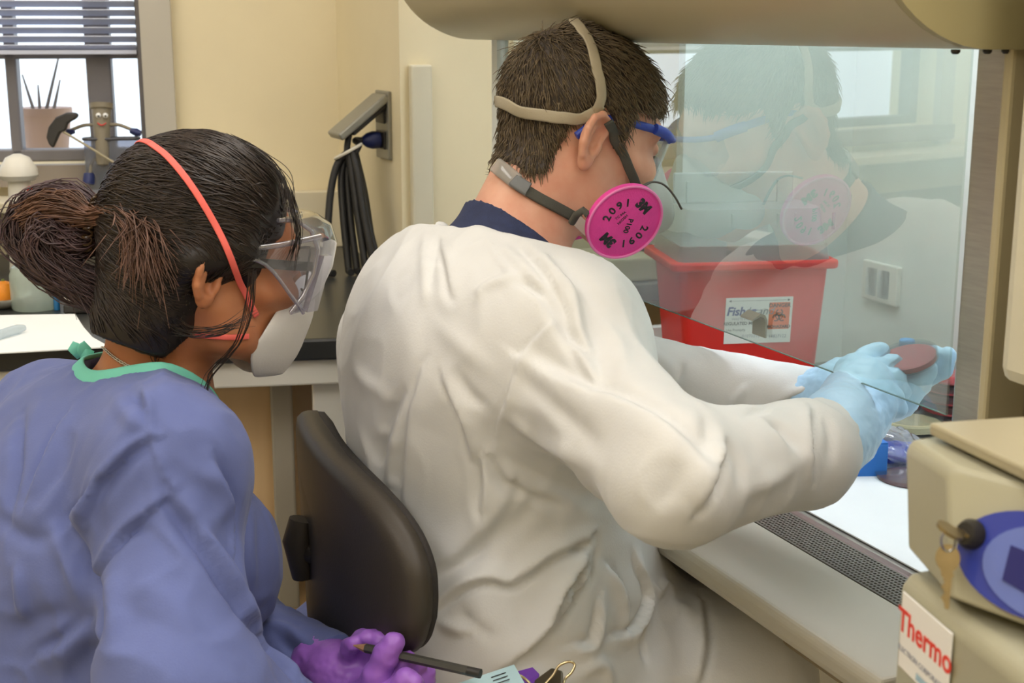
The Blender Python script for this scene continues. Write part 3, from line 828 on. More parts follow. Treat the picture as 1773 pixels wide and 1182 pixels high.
SH_R, SH_L = (-.245, .262, 1.03), (-.245, .60, 1.0)
def torso(p, off=0.0):
    q = p.copy(); q[:, 1] = .43 + (q[:, 1] - .43) * .74
    d = rcone(q, (-.228, .43, .965), (-.262, .43, .72), .128, .132)
    d = smin(d, rcone(q, (-.262, .43, .72), (-.262, .42, .54), .132, .16), .06)
    d = smin(d, rcone(p, SH_R, SH_L, .066, .066), .06)
    d = smin(d, ellip(p, (-.272, .43, .965), (.112, .19, .15)), .05)
    for s in (SH_R, SH_L): d = smin(d, rcone(p, (-.228, .452, 1.072), s, .050, .064), .05)
    return d - off
NECK0, NECK1 = hp_(-.022, 0, -.02), (-.222, .455, 1.06)
def neck(p, off=0.0): return rcone(p, NECK0, NECK1, .051 + off, .063 + off)
def man_body(p):
    d = head_field(to_head(p), HS, 1.03)
    d = smin(d, neck(p), .025)
    return smin(d, torso(p, -.02), .03)
V, Q = surface(man_body, (-.42, .18, .80), (.06, .72, 1.36), .0024)
np_mesh('body', xf(MC, V), Q, M_SKIN, man)

# shirt with collar
ND = Vector(NECK0) - Vector(NECK1); ND.normalize()
NDn = np.array(ND, f32)
def nplane(p, t, tilt=(0, 0, 0)):   # >0 above a plane across the neck
    n = NDn + np.array(tilt, f32); n = n / np.linalg.norm(n)
    return (p - _v(NECK1)) @ n - t
def shirt_f(p):
    d = smin(torso(p, -.012), np.maximum(neck(p, .008), nplane(p, .040, (.40, 0, 0))), .012)
    return np.maximum(d, -neck(p, .003)) if False else d
V, Q = surface(shirt_f, (-.42, .18, .92), (.0, .72, 1.2), .003)
np_mesh('shirt', xf(MC, V), Q, M_NAVY, man)

# gown
E_R, W_R = L(1166, 826, 1.11), L(1452, 744, 1.262)
M_R = L(1392, 784, 1.21)
E_L, W_L = L(1128, 672, 1.58), L(1428, 690, 1.42)
HIP = (-.262, .42, .56)
KN_R, KN_L = (.0, .315, .615), (.01, .53, .615)
def gown_f(p):
    d = torso(p, .012)
    d = smin(d, rcone(p, (-.238, .285, 1.015), E_R, .073, .052), .03)
    d = smin(d, rcone(p, E_R, M_R, .053, .046), .02)
    d = smin(d, rcone(p, M_R, W_R, .046, .035), .015)
    d = smin(d, rcone(p, (-.215, .575, .985), E_L, .082, .052), .045)
    d = smin(d, rcone(p, E_L, W_L, .052, .030), .02)
    for k in (KN_R, KN_L): d = smin(d, rcone(p, (-.24, k[1], .58), k, .10, .082), .06)
    d = smin(d, rcone(p, (-.20, .42, .58), (.0, .42, .60), .11, .085), .06)
    d = smin(d, rcone(p, (-.20, .43, .80), (-.12, .42, .62), .12, .11), .08)
    for k in (KN_R, KN_L): d = smin(d, rcone(p, k, (k[0] + .02, k[1], .22), .08, .10), .05)
    d = smin(d, rcone(p, (.0, .42, .56), (.02, .42, .22), .08, .10), .05)
    # neck opening
    cut = nplane(p, .022, (-.05, 0, .12))
    d = smax(d, cut, .006)
    d = smax(d, -neck(p, .017), .004)
    # cuffs end
    for a, b in ((M_R, W_R), (E_L, W_L)):
        n = _v(b) - _v(a); n = n / np.linalg.norm(n); e = (p - _v(b)) @ n
        near = ((p - _v(b)) ** 2).sum(1) < .115 ** 2
        d = np.where(near, np.maximum(d, e), d)
    d = np.maximum(d, .22 - p[:, 2])
    return d
V, Q = surface(gown_f, (-.46, -.06, .20), (.16, .76, 1.16), .0037)
N = vnormals(V, Q)
V = V + N * (.003 * vnoise(V * np.array([8, 8, 5])))[:, None]
V = crumple(V, N, .0040, 12.0, 3)
GV, GQ = xf(MC, V), Q
g_lines = [
 # seams
 ([(842, 408), (857, 439), (876, 464), (891, 481), (920, 512), (950, 540)], .004, .0022),
 ([(950, 540), (958, 560), (915, 601), (895, 637), (879, 692), (863, 736), (857, 775)], .005, .0035, 1),
 # shoulder
 ([(893, 483), (915, 495), (945, 512)], .007, -.007), ([(826, 515), (838, 500), (865, 487), (891, 481)], .009, .005),
 ([(868, 425), (900, 455), (935, 490), (965, 525)], .008, .004), ([(905, 420), (945, 465), (985, 530), (1000, 590)], .010, .006, 1),
 ([(958, 452), (985, 480), (1005, 505), (1015, 560), (1045, 650)], .010, -.007, 1), ([(930, 520), (970, 580), (1010, 622), (1030, 668)], .010, .006, -1),
 ([(965, 566), (985, 600), (1010, 650), (1040, 690)], .007, -.004),
 # sleeve
 ([(911, 625), (962, 657), (1020, 682), (1073, 700), (1140, 735), (1190, 780), (1225, 830)], .018, .010, -1),
 ([(900, 650), (960, 700), (1030, 760)], .012, -.005), ([(880, 720), (950, 770), (1040, 810)], .014, .005), ([(870, 790), (940, 830), (1040, 870)], .012, -.004),
 ([(1209, 872), (1235, 814), (1253, 775)], .012, .011, 1), ([(1227, 720), (1228, 750), (1222, 790)], .010, -.006), ([(1262, 770), (1280, 800), (1285, 840)], .012, -.005),
 ([(1336, 728), (1357, 744), (1380, 775)], .009, -.007), ([(1400, 706), (1398, 750), (1404, 832)], .009, .007, -1), ([(1430, 720), (1440, 760), (1436, 800)], .008, -.004),
 ([(1290, 850), (1340, 830), (1380, 800)], .012, .004), ([(1130, 880), (1160, 850), (1180, 800)], .012, -.004),
 ([(1262, 708), (1275, 690), (1296, 668)], .007, .005), ([(1322, 714), (1360, 690), (1395, 678), (1418, 668)], .007, .006, 1), ([(1290, 720), (1330, 700), (1370, 672)], .006, -.004),
 ([(1180, 628), (1175, 650), (1168, 670)], .007, -.005), ([(1052, 560), (1075, 600), (1080, 650)], .010, .004),
 # back
 ([(737, 400), (736, 450), (737, 520)], .009, .004), ([(765, 420), (776, 460), (785, 510)], .008, .004, 1), ([(757, 410), (750, 450), (745, 500)], .006, -.003),
 ([(697, 678), (678, 712), (664, 755), (658, 795), (657, 835)], .009, -.008), ([(712, 690), (692, 740), (680, 800), (676, 860)], .010, .006), ([(735, 640), (715, 720), (706, 800), (700, 880)], .012, .005, 1),
 ([(769, 653), (785, 690), (805, 735), (820, 795)], .009, .005, 1), ([(792, 650), (815, 685), (840, 705)], .009, -.004), ([(760, 560), (800, 600), (850, 640)], .014, .003),
 ([(615, 640), (640, 665), (665, 680)], .012, .004), ([(625, 750), (640, 790), (648, 850)], .010, .004),
 ([(850, 795), (862, 825), (885, 850), (905, 860)], .008, -.008), ([(838, 790), (842, 830), (838, 880)], .010, .006, 1), ([(880, 840), (920, 862), (980, 880)], .009, -.006),
 # waist and lap
 ([(752, 1050), (785, 1022), (816, 1005), (850, 998), (888, 1003), (949, 961), (1017, 928)], .010, .010, 1),
 ([(755, 980), (800, 950), (850, 900), (880, 850)], .016, .007, 1), ([(770, 1000), (830, 960), (900, 900), (930, 860)], .014, -.006),
 ([(763, 1079), (794, 1087), (812, 1088), (826, 1097)], .008, .008), ([(800, 1060), (815, 1085), (850, 1100)], .010, -.006),
 ([(992, 958), (1015, 938)], .008, -.008), ([(880, 1149), (939, 1090), (969, 1027), (1000, 984), (1012, 951)], .010, .011, 1),
 ([(908, 1131), (951, 1090), (982, 1042), (1012, 996), (1025, 940)], .010, .009, 1), ([(990, 1050), (996, 1010), (1000, 985)], .007, -.007),
 ([(992, 1121), (1023, 1118), (1035, 1078), (1040, 1040)], .010, .008, -1), ([(1085, 1090), (1078, 1040), (1065, 1005), (1053, 985)], .009, .009, 1),
 ([(1058, 1106), (1094, 1095), (1109, 1073), (1119, 1037), (1112, 1000), (1099, 966)], .009, .010, -1), ([(1106, 1088), (1112, 1115), (1118, 1146)], .007, -.006),
 ([(1130, 1010), (1140, 1025), (1150, 1010), (1162, 1012)], .006, .006), ([(1213, 1040), (1219, 1116), (1208, 1175)], .010, .009, -1), ([(1150, 1060), (1180, 1050), (1200, 1080)], .010, .004),
 ([(850, 1180), (900, 1160), (960, 1120)], .012, -.005), ([(1000, 1170), (1040, 1150), (1060, 1180)], .010, .006),
]
g_lines = [(l[0], l[1] * .72) + tuple(l[2:]) for l in g_lines]
GV = creases(GV, GQ, g_lines)
np_mesh('gown', GV, GQ, M_GOWN, man)

# gloved hands
def hand_field(spec):
    def f(p):
        d = None
        for a, b, r1, r2, k in spec:
            e = rcone(p, a, b, r1, r2); d = e if d is None else smin(d, e, k)
        return d
    return f
def chain(pts, r, k=.0035):
    return [(L(*a), L(*b), ra, rb, k) for (a, ra), (b, rb) in zip(zip(pts, r), zip(pts[1:], r[1:]))]
def make_glove(name, spec, m, parent, h=.0022, extra=None, M=MC):
    pts = np.array([s[0] for s in spec] + [s[1] for s in spec]); f = hand_field(spec)
    V, Q = surface(f, pts.min(0) - .05, pts.max(0) + .05, h)
    N = vnormals(V, Q); V = V + N * (.0009 * vnoise(V * np.array([90, 90, 160])) + .0006 * vnoise(V * 260, 3))[:, None]
    return np_mesh(name, xf(M, V), Q, m, parent)
W1 = (1452, 742, 1.265)
spec = [(L(*W1), L(1478, 705, 1.307), .034, .030, .02),
        (L(1478, 705, 1.307), L(1478, 648, 1.340), .024, .018, .02), (L(1478, 705, 1.307), L(1500, 655, 1.325), .024, .018, .02),
        (L(1478, 712, 1.303), L(1508, 672, 1.313), .026, .018, .02), (L(1480, 720, 1.299), L(1512, 696, 1.303), .026, .017, .02),
        (L(1440, 770, 1.235), L(*W1), .033, .034, .02)]
spec += chain([(1474, 640, 1.342), (1505, 617, 1.357), (1522, 612, 1.361), (1530, 618, 1.363)], (.0125, .0105, .0095, .008), .008)
spec += chain([(1500, 645, 1.327), (1545, 634, 1.341), (1558, 655, 1.350), (1548, 670, 1.357)], (.0125, .0112, .010, .009))
spec += chain([(1508, 668, 1.313), (1548, 656, 1.321), (1559, 678, 1.332), (1548, 690, 1.341)], (.0122, .011, .0098, .0088))
spec += chain([(1512, 692, 1.303), (1545, 688, 1.307), (1553, 706, 1.315), (1541, 714, 1.323)], (.0118, .0102, .0092, .008))
spec += chain([(1470, 668, 1.322), (1498, 652, 1.370), (1522, 640, 1.383), (1540, 634, 1.385)], (.0145, .012, .0105, .009), .012)
make_glove('right_glove', spec, M_GLOVE, man)
W2 = (1428, 690, 1.42)
spec = [(L(1400, 690, 1.435), L(*W2), .028, .028, .02), (L(*W2), L(1470, 682, 1.40), .028, .030, .02),
        (L(1470, 676, 1.40), L(1530, 662, 1.375), .028, .018, .02), (L(1470, 680, 1.40), L(1545, 676, 1.37), .028, .019, .02), (L(1470, 690, 1.395), L(1548, 694, 1.365), .026, .018, .02)]
spec += chain([(1500, 690, 1.375), (1560, 694, 1.345), (1588, 660, 1.338), (1606, 638, 1.338)], (.016, .0135, .0115, .0095), .012)
spec += chain([(1530, 660, 1.375), (1580, 652, 1.385), (1610, 632, 1.382), (1617, 612, 1.376)], (.0125, .011, .010, .0085))
spec += chain([(1540, 670, 1.375), (1598, 655, 1.385), (1632, 638, 1.375), (1641, 616, 1.368)], (.0125, .011, .010, .0088))
spec += chain([(1540, 680, 1.372), (1576, 672, 1.38), (1588, 656, 1.388), (1577, 645, 1.388)], (.012, .0108, .0098, .0086))
spec += chain([(1545, 690, 1.366), (1570, 690, 1.372), (1580, 676, 1.38), (1568, 667, 1.382)], (.0115, .010, .009, .008))
make_glove('left_glove', spec, M_GLOVE, man)

# trousers and shoes below the gown
M_TROU = mat('dark trousers', '#3a3a40', .8)
for k in (KN_R, KN_L):
    tube('trouser_leg', [MC @ Vector((k[0] + .02, k[1], .30)), MC @ Vector((k[0] + .03, k[1], .10)), MC @ Vector((k[0] + .03, k[1], .06))], [.06, .055, .05], M_TROU, man, seg=16)
    sh = [MC @ Vector((k[0] - .05 + .30 * t, k[1], 0)) for t in (0, .12, .4, .7, .95, 1)]
    rings = [[c + MC.to_3x3() @ Vector((0, w * math.cos(a), max(0, h * math.sin(a)) + .001)) for a in [2 * math.pi * i / 16 for i in range(16)]] for c, w, h in zip(sh, (.025, .036, .042, .048, .035, .012), (.06, .085, .09, .06, .045, .02))]
    loft('shoe', rings, M_DARK, man, smooth=True)

# hair: cap plus short strands
HAIR_POLY = [(.094, .080), (.078, .060), (.052, .052), (.030, .050), (.024, .014), (.014, -.006), (.004, .028), (-.012, .042), (-.030, .036), (-.044, .016), (-.050, -.020), (-.054, -.048), (-.074, -.056), (-.092, -.046), (-.16, -.038), (-.16, .2), (.11, .2)]
def hair_man(p):
    d = skull_field(p, HS)
    wide = .004 + .005 * np.clip((p[:, 2] - .03) / .06, 0, 1)
    wide = wide * np.clip((p[:, 2] + .09) / .09, .45, 1)
    d = smin(d, rcone(p, (-.022, 0, -.02), tuple(MHL.inverted() @ Vector(NECK1)), .0512, .0632), .025) - wide
    r = poly2d(p[:, 0] / HS, p[:, 2] / HS, HAIR_POLY) * HS
    return smax(d, r, .007)
V, Q = surface(hair_man, (-.15, -.11, -.09), (.12, .11, .16), .0027)
N = vnormals(V, Q)
V = V + N * (.0016 * vnoise(V * np.array([120, 120, 60])) + .001 * vnoise(V * 300, 2))[:, None]
hair = np_mesh('hair', xf(MHW, V), Q, M_HAIRM, man)
# strands
outer = skull_field(V.astype(f32), HS) > .002
ids = rng.choice(np.where(outer)[0], 9000)
roots = V[ids] + rng.normal(0, .0012, (len(ids), 3)); nn = N[ids]
whorl = np.array([-.075, .01, .115])
flow = roots - whorl; flow[:, 2] -= .02; flow[:, 0] += .02
flow -= (flow * nn).sum(1, keepdims=True) * nn; flow /= np.maximum(np.linalg.norm(flow, axis=1, keepdims=True), 1e-6)
flow += rng.normal(0, .2, flow.shape); 
ln = rng.uniform(.008, .018, len(ids)) * np.where(roots[:, 2] > .05, 1.25, .9)
paths = []
for k in range(5):
    t = k / 4
    paths.append(roots - nn * .002 + flow * (ln * t)[:, None] + nn * (.0028 * np.sin(np.pi * min(t * .8, 1)) + .0005)[..., None])
paths = np.stack(paths, 1)
rad = np.array([.00055, .0006, .0005, .0004, .00012])
SV, SQ = tubes_mesh(paths, rad)
np_mesh('hair_strands', xf(MHW, SV), SQ, mat('brown hair strand', '#65563f', .5, var=.4, vscale=120), hair, kind='stuff')
# ------------------------------------------------------------------ the woman in the blue gown
M_SKIN2 = mat('tan skin', '#b57a55', .5, var=.07, vscale=30, bump=.06, bscale=400, sss=.12, var2='#a86a46')
M_BLUEG = mat('blue nonwoven gown', '#5c679a', .8, var=.04, vscale=40, bump=.12, bscale=500, sheen=.1)
M_TEAL = mat('teal binding', '#6fc3ae', .7, var=.05, bump=.1)
M_PURP = mat('purple nitrile', '#9460bc', .38, var=.05, bump=.12, bscale=160)
M_HAIRW = mat('black brown hair', '#1d1714', .45, var=.4, vscale=50)
WYAW = math.radians(38)
SR, SL = P(290, 800, 1.21), P(95, 745, 1.46)
mid = (SR + SL) / 2
MW = frame((mid.x - .05, mid.y - .04, 0), WYAW); MWI = MW.inverted()
def LW(px, py, d): return tuple(MWI @ P(px, py, d))
woman = thing('person', 'person in blue gown with pinned-up dark hair, goggles and white mask', 'person', MW.translation, yaw=WYAW)
WHS = .90
MH2 = Matrix.Translation(P(347, 472, 1.31)) @ Matrix.Rotation(math.radians(32), 4, 'Z') @ Matrix.Rotation(math.radians(10), 4, 'Y')
MH2L = MWI @ MH2
HI2 = np.array(MH2L.inverted())
sr, sl = MWI @ SR, MWI @ SL
nb = MWI @ P(258, 640, 1.345)
sc = (sr + sl) / 2
def wtorso(p, off=0.0):
    q = p.copy(); q[:, 1] = sc.y + (q[:, 1] - sc.y) * .74
    c = sc.y
    d = rcone(q, (sc.x - .0, c, .845), (sc.x - .05, c, .70), .10, .095)
    d = smin(d, rcone(q, (sc.x - .05, c, .70), (sc.x - .05, c, .52), .095, .14), .06)
    d = smin(d, rcone(p, tuple(sr), tuple(sl), .050, .050), .05)
    d = smin(d, ellip(p, (sc.x - .03, c, .83), (.10, .16, .13)), .05)
    for s in (sr, sl): d = smin(d, rcone(p, (nb.x, nb.y, nb.z - .045), tuple(s), .045, .046), .04)
    d = smin(d, ellip(p, (sc.x + .085, c + .06, .81), (.04, .06, .06)), .04)
    d = smin(d, ellip(p, (sc.x + .085, c - .06, .81), (.04, .06, .06)), .04)
    return d - off
N0 = tuple(MH2L @ Vector((-.030, 0, -.02))); N1 = (nb.x, nb.y, nb.z - .04)
def wneck(p, off=0.0): return rcone(p, N0, N1, .047 + off, .054 + off)
def woman_body(p):
    d = head_field(to_head(p, HI2), WHS, 1.0, 1.2)
    d = smin(d, wneck(p), .03)
    return smin(d, wtorso(p, .002), .025)
hb = MH2L.translation
V, Q = surface(woman_body, (sc.x - .2, sc.y - .25, .74), (hb.x + .17, sc.y + .25, hb.z + .16), .0024)
np_mesh('body', xf(MW, V), Q, M_SKIN2, woman)
WE_R, WW_R = LW(305, 1200, 1.13), LW(600, 1335, 1.27)
WE_L, WW_L = LW(392, 1095, 1.51), LW(584, 1160, 1.335)
wn_ = np.array((Vector(N0) - Vector(N1)).normalized(), f32)
def wplane(p, t, tilt=(0, 0, 0)):
    n = np.array((.20, .0, .98), f32); return (p - _v(N1)) @ n - t
WOPEN = .074
def wgown_f(p):
    d = wtorso(p, .014)
    d = smin(d, rcone(p, tuple(sr + Vector((0, .01, -.015))), WE_R, .060, .062), .03)
    d = smin(d, rcone(p, WE_R, WW_R, .064, .044), .02)
    d = smin(d, rcone(p, tuple(sl + Vector((0, -.01, -.015))), WE_L, .07, .058), .03)
    d = smin(d, rcone(p, WE_L, WW_L, .056, .036), .02)
    for s in (-1, 1):
        d = smin(d, rcone(p, (sc.x - .04, sc.y + .09 * s, .55), (sc.x + .36, sc.y + .11 * s, .56), .10, .08), .05)
        d = smin(d, rcone(p, (sc.x + .36, sc.y + .11 * s, .56), (sc.x + .38, sc.y + .11 * s, .2), .08, .09), .05)
    d = smin(d, rcone(p, (sc.x, sc.y, .55), (sc.x + .34, sc.y, .55), .11, .075), .05)
    d = smax(d, -rcone(p, N0, N1, .062, WOPEN), .004)
    for a, b in ((WE_R, WW_R), (WE_L, WW_L)):
        n = _v(b) - _v(a); n = n / np.linalg.norm(n); e = (p - _v(b)) @ n
        near = ((p - _v(b)) ** 2).sum(1) < .08 ** 2
        d = np.where(near, np.maximum(d, e), d)
    return np.maximum(d, .22 - p[:, 2])
V, Q = surface(wgown_f, (sc.x - .3, sc.y - .40, .20), (sc.x + .50, sc.y + .34, 1.1), .0037)
N = vnormals(V, Q)
V = V + N * (.003 * vnoise(V * np.array([8, 8, 5]), 2))[:, None]
V = crumple(V, N, .0058, 13.0, 8)
WGV, WGQ = xf(MW, V), Q
w_lines = [
 ([(256, 671), (261, 740), (279, 803), (292, 849)], .0045, .003), ([(223, 668), (244, 700), (261, 735)], .007, -.006), ([(246, 670), (254, 700), (262, 735)], .006, .005),
 ([(193, 676), (228, 727), (259, 742)], .009, .003), ([(262, 765), (228, 785), (190, 826), (170, 851), (150, 905)], .010, -.010, 1), ([(275, 775), (240, 800), (205, 840), (180, 890)], .012, .006),
 ([(114, 724), (84, 793), (51, 862)], .011, .008, 1), ([(38, 712), (30, 770), (27, 820), (10, 900)], .008, -.008), ([(168, 841), (140, 880), (118, 910)], .010, .007, 1),
 ([(112, 900), (140, 965), (160, 1010), (167, 1050), (165, 1100), (130, 1175)], .012, -.014), ([(95, 920), (125, 985), (140, 1040)], .012, .007), ([(190, 1000), (200, 1060), (195, 1120)], .014, .008),
 ([(295, 852), (244, 893), (203, 933), (157, 1004)], .007, .007, -1), ([(303, 856), (355, 938), (406, 1025), (457, 1101), (513, 1172)], .013, .013, 1),
 ([(264, 903), (295, 935), (322, 966)], .006, .003), ([(376, 791), (398, 840), (406, 883), (411, 999)], .009, -.009, 1), ([(350, 806), (380, 850), (390, 900)], .010, .006),
 ([(345, 905), (390, 960), (420, 1010)], .010, -.006), ([(437, 877), (430, 950), (440, 1010)], .010, .005), ([(200, 950), (225, 920), (260, 915)], .007, -.004), ([(230, 1010), (290, 1040), (340, 1100)], .016, .005),
 ([(30, 979), (35, 1030), (42, 1072)], .008, .006), ([(155, 1082), (110, 1120), (70, 1140)], .012, .009, 1), ([(20, 1100), (70, 1070), (130, 1060)], .012, -.006), ([(0, 900), (40, 930), (80, 930)], .010, -.006), ([(60, 900), (90, 870), (110, 830)], .010, .004),
 ([(460, 1080), (500, 1090), (540, 1120)], .008, .006), ([(480, 1110), (520, 1130), (560, 1135)], .008, -.006),
]
w_lines = [(l[0], l[1] * .75) + tuple(l[2:]) for l in w_lines]
WGV = creases(WGV, WGQ, w_lines)
wgown = np_mesh('gown', WGV, WGQ, M_BLUEG, woman)

# hair cap
WPOLY = [(.078, .082), (.062, .05), (.045, .040), (.036, .0), (.026, -.012), (.010, .002), (-.012, -.012), (-.014, -.055), (-.045, -.085), (-.085, -.075), (-.2, -.06), (-.2, .3), (.09, .3)]
def hair_w(p):
    d = skull_field(p, WHS) 
    d = smin(d, rcone(p, (-.030, 0, -.02), (-.05, 0, -.075), .05, .046), .03)
    q = np.stack([p[:, 0], np.abs(p[:, 1]), p[:, 2]], 1)
    r = poly2d(p[:, 0] / WHS, p[:, 2] / WHS, WPOLY) * WHS
    d = d - (.009 + .010 * np.clip((p[:, 2] - .02) / .08, 0, 1)) * np.clip(-r / .03, .15, 1)
    d = smin(d, rcone(q, (.012, .070, .034), (-.038, .073, .018), .010, .010), .026)
    return smax(d, r, .006)
V, Q = surface(hair_w, (-.18, -.11, -.11), (.12, .11, .17), .0027)
N = vnormals(V, Q)
whair = np_mesh('hair', xf(MH2, V), Q, M_HAIRW, woman)
HV, HN = V, N
hbv = BVHTree.FromPolygons([tuple(v) for v in xf(MH2, V)], [tuple(q) for q in Q])
# combed strands running back to the tie
tie_w = P(172, 392, 1.30); tie = MH2.inverted() @ tie_w
MH2I = MH2.inverted()
loc_bv = BVHTree.FromPolygons([tuple(v) for v in V], [tuple(q) for q in Q])
outer = np.where((skull_field(V.astype(f32), WHS) > .004))[0]
ids = rng.choice(outer, 4200)
lump = np.where((np.abs(HV[:, 1]) > .060) & (HV[:, 2] < .06) & (HV[:, 2] > -.03) & (HV[:, 0] > -.06))[0]
if len(lump): ids = np.concatenate([ids, rng.choice(lump, 900)])
paths = []
for i in ids:
    p = Vector(V[i] + HN[i] * rng.uniform(-.001, .001)); seg = []
    tgt = Vector((tie.x + .02, tie.y, tie.z)) + Vector(rng.normal(0, .012, 3))
    far = min(1.0, rng.uniform(.45, 1.0)); lift = rng.uniform(.0, .0022)
    for k in range(9):
        t = k / 8 * far
        c = p.lerp(tgt, t)
        c.z += .010 * math.sin(math.pi * t) * (1 if p.z > 0 else -.4)
        n = loc_bv.find_nearest(c)
        if n[0] is not None and t < .9: c = n[0] + n[1] * (.0006 + lift * math.sin(math.pi * min(1, k / 8)))
        seg.append(tuple(c))
    paths.append(seg)
paths = np.array(paths)
paths[:, 1:-1] = .25 * paths[:, :-2] + .5 * paths[:, 1:-1] + .25 * paths[:, 2:]
SV, SQ = tubes_mesh(paths, np.array([.0003, .0006, .0007, .0007, .0007, .0007, .0007, .0006, .0003]))
np_mesh('combed_strands', xf(MH2, SV), SQ, mat('brown black strand', '#2c231e', .38, var=.5, vscale=90), whair, kind='stuff')
# messy bun: loops leaving the tie, loose ends fanning out
def bunch(ctrl, n, spread, end_spread, r, k=18, jit=.35):
    C = np.array([[tuple(P(*c))] for c in ctrl]).reshape(-1, 3); out = []
    for i in range(n):
        a = rng.normal(0, 1, 3); a /= np.linalg.norm(a); a *= rng.random() ** .5
        b = rng.normal(0, 1, 3)
        pts = []
        for j, c in enumerate(C):
            t = j / (len(C) - 1); s = spread[j]
            pts.append(Vector(c + a * s + rng.normal(0, 1, 3) * s * jit * .5 + b * end_spread * max(0, t - .6) ** 2 * 6))
        q = catmull(pts, 6); idx = np.linspace(0, len(q) - 1, k)
        out.append([tuple(q[int(x)]) for x in idx])
    return np.array(out)
bun_a = bunch([(185, 385, 1.30), (120, 352, 1.30), (62, 362, 1.30), (42, 410, 1.30), (75, 455, 1.30), (130, 490, 1.295), (205, 520, 1.285)], 620, (.010, .020, .020, .020, .020, .016, .008), .010, 1)
bun_b = bunch([(55, 380, 1.29), (100, 362, 1.275), (160, 375, 1.265), (205, 365, 1.245), (245, 395, 1.228), (262, 460, 1.222)], 520, (.018, .018, .008, .012, .016, .010), .014, 1)
bun_c = bunch([(190, 400, 1.30), (120, 420, 1.275), (85, 400, 1.27), (70, 430, 1.27), (110, 470, 1.275), (170, 505, 1.28)], 360, (.010, .018, .018, .016, .016, .010), .010, 1)
bun_d = bunch([(175, 390, 1.305), (140, 405, 1.31), (95, 395, 1.315), (70, 420, 1.315), (110, 450, 1.31)], 260, (.012, .03, .032, .028, .02), .004, 1)
rb = np.array([.0004] + [.0008] * 13 + [.0007, .0006, .0004, .0002])
bun = np.concatenate([bun_a, bun_c, bun_d]); SV, SQ = tubes_mesh(bun, rb)
np_mesh('bun', SV, SQ, mat('faded brown hair', '#473536', .42, var=.45, vscale=60), whair, kind='stuff')
SV, SQ = tubes_mesh(bun_b, rb)
np_mesh('loose_ends', SV, SQ, mat('light brown hair ends', '#6b4e40', .42, var=.45, vscale=60), whair, kind='stuff')
fly = np.concatenate([bunch([(60, 385, 1.29), (20, 365, 1.29), (2, 390, 1.29), (25, 420, 1.29)], 6, (.01, .01, .01, .01), .004, 1),
                      bunch([(400, 240, 1.29), (450, 268, 1.275), (492, 310, 1.265), (506, 385, 1.26)], 22, (.006, .006, .007, .007), .004, 1),
                      bunch([(440, 470, 1.255), (432, 540, 1.255), (410, 600, 1.26), (365, 650, 1.265), (355, 690, 1.265)], 12, (.006, .006, .005, .004, .004), .004, 1),
                      bunch([(500, 330, 1.27), (515, 400, 1.27), (505, 460, 1.265)], 20, (.004, .005, .004), .004, 1),
                      bunch([(300, 560, 1.24), (330, 575, 1.225), (385, 570, 1.22), (430, 550, 1.235)], 18, (.010, .007, .006, .008), .005, 1),
                      bunch([(270, 590, 1.27), (262, 630, 1.26), (275, 660, 1.26)], 5, (.01, .008, .006), .004, 1)])
SV, SQ = tubes_mesh(fly, rb * .5)
np_mesh('flyaway_hairs', SV, SQ, mat('brown black strand', ''), whair, kind='stuff')

# spiral hair tie
ax_t = (P(200, 395, 1.29) - P(120, 378, 1.285)).normalized(); sx_, sy_ = frame_at(ax_t); c_t = P(163, 388, 1.285)
coil = []
for k in range(241):
    t = 2 * math.pi * k / 240; w_ = 2 * math.pi * k / 12
    rr_ = .024 + .0042 * math.cos(w_); coil.append(c_t + (sx_ * math.cos(t) + sy_ * math.sin(t)) * rr_ + ax_t * (.0042 * math.sin(w_)))
tube('hair_tie', coil, .0012, mat('brown coil', '#3b2a18', .25, var=.1), woman, seg=6)
# gloves
def chainw(pts, r, k=.003): return [(LW(*a), LW(*b), ra, rb_, k) for (a, ra), (b, rb_) in zip(zip(pts, r), zip(pts[1:], r[1:]))]
lw = [(LW(552, 1150, 1.345), LW(585, 1165, 1.325), .028, .027, .02), (LW(585, 1165, 1.325), LW(622, 1168, 1.310), .026, .016, .015),
      (LW(588, 1172, 1.320), LW(634, 1180, 1.302), .024, .016, .015), (LW(588, 1180, 1.315), LW(640, 1195, 1.295), .024, .017, .015)]
lw += chainw([(612, 1165, 1.315), (606, 1138, 1.302), (606, 1120, 1.288), (614, 1114, 1.276)], (.0105, .0092, .0086, .0078))
lw += chainw([(626, 1166, 1.308), (624, 1124, 1.300), (626, 1106, 1.288), (636, 1104, 1.276)], (.0105, .0094, .0088, .0080))
lw += chainw([(640, 1172, 1.300), (646, 1126, 1.295), (646, 1106, 1.284), (657, 1108, 1.272)], (.0105, .0094, .0088, .0080))
lw += chainw([(628, 1205, 1.275), (652, 1170, 1.248), (670, 1132, 1.240), (682, 1112, 1.236)], (.0145, .0120, .0108, .0098), .008)
make_glove('left_glove', lw, M_PURP, woman, M=MW)
rw = [(LW(600, 1335, 1.220), LW(655, 1260, 1.240), .030, .030, .02), (LW(655, 1260, 1.240), LW(690, 1208, 1.260), .030, .026, .02), (LW(690, 1205, 1.260), LW(715, 1180, 1.265), .026, .02, .02)]
rw += chainw([(698, 1200, 1.255), (694, 1168, 1.252), (700, 1146, 1.250), (708, 1142, 1.246)], (.0105, .0094, .0088, .0078))
rw += chainw([(712, 1198, 1.262), (710, 1170, 1.258), (716, 1152, 1.254), (725, 1152, 1.250)], (.0105, .0094, .0088, .0078))
rw += chainw([(724, 1198, 1.270), (728, 1172, 1.268), (734, 1158, 1.264), (740, 1164, 1.260)], (.0100, .0090, .0084, .0076))
rw += chainw([(690, 1215, 1.240), (692, 1192, 1.228), (704, 1176, 1.224), (716, 1182, 1.222)], (.0130, .0112, .0102, .0090))
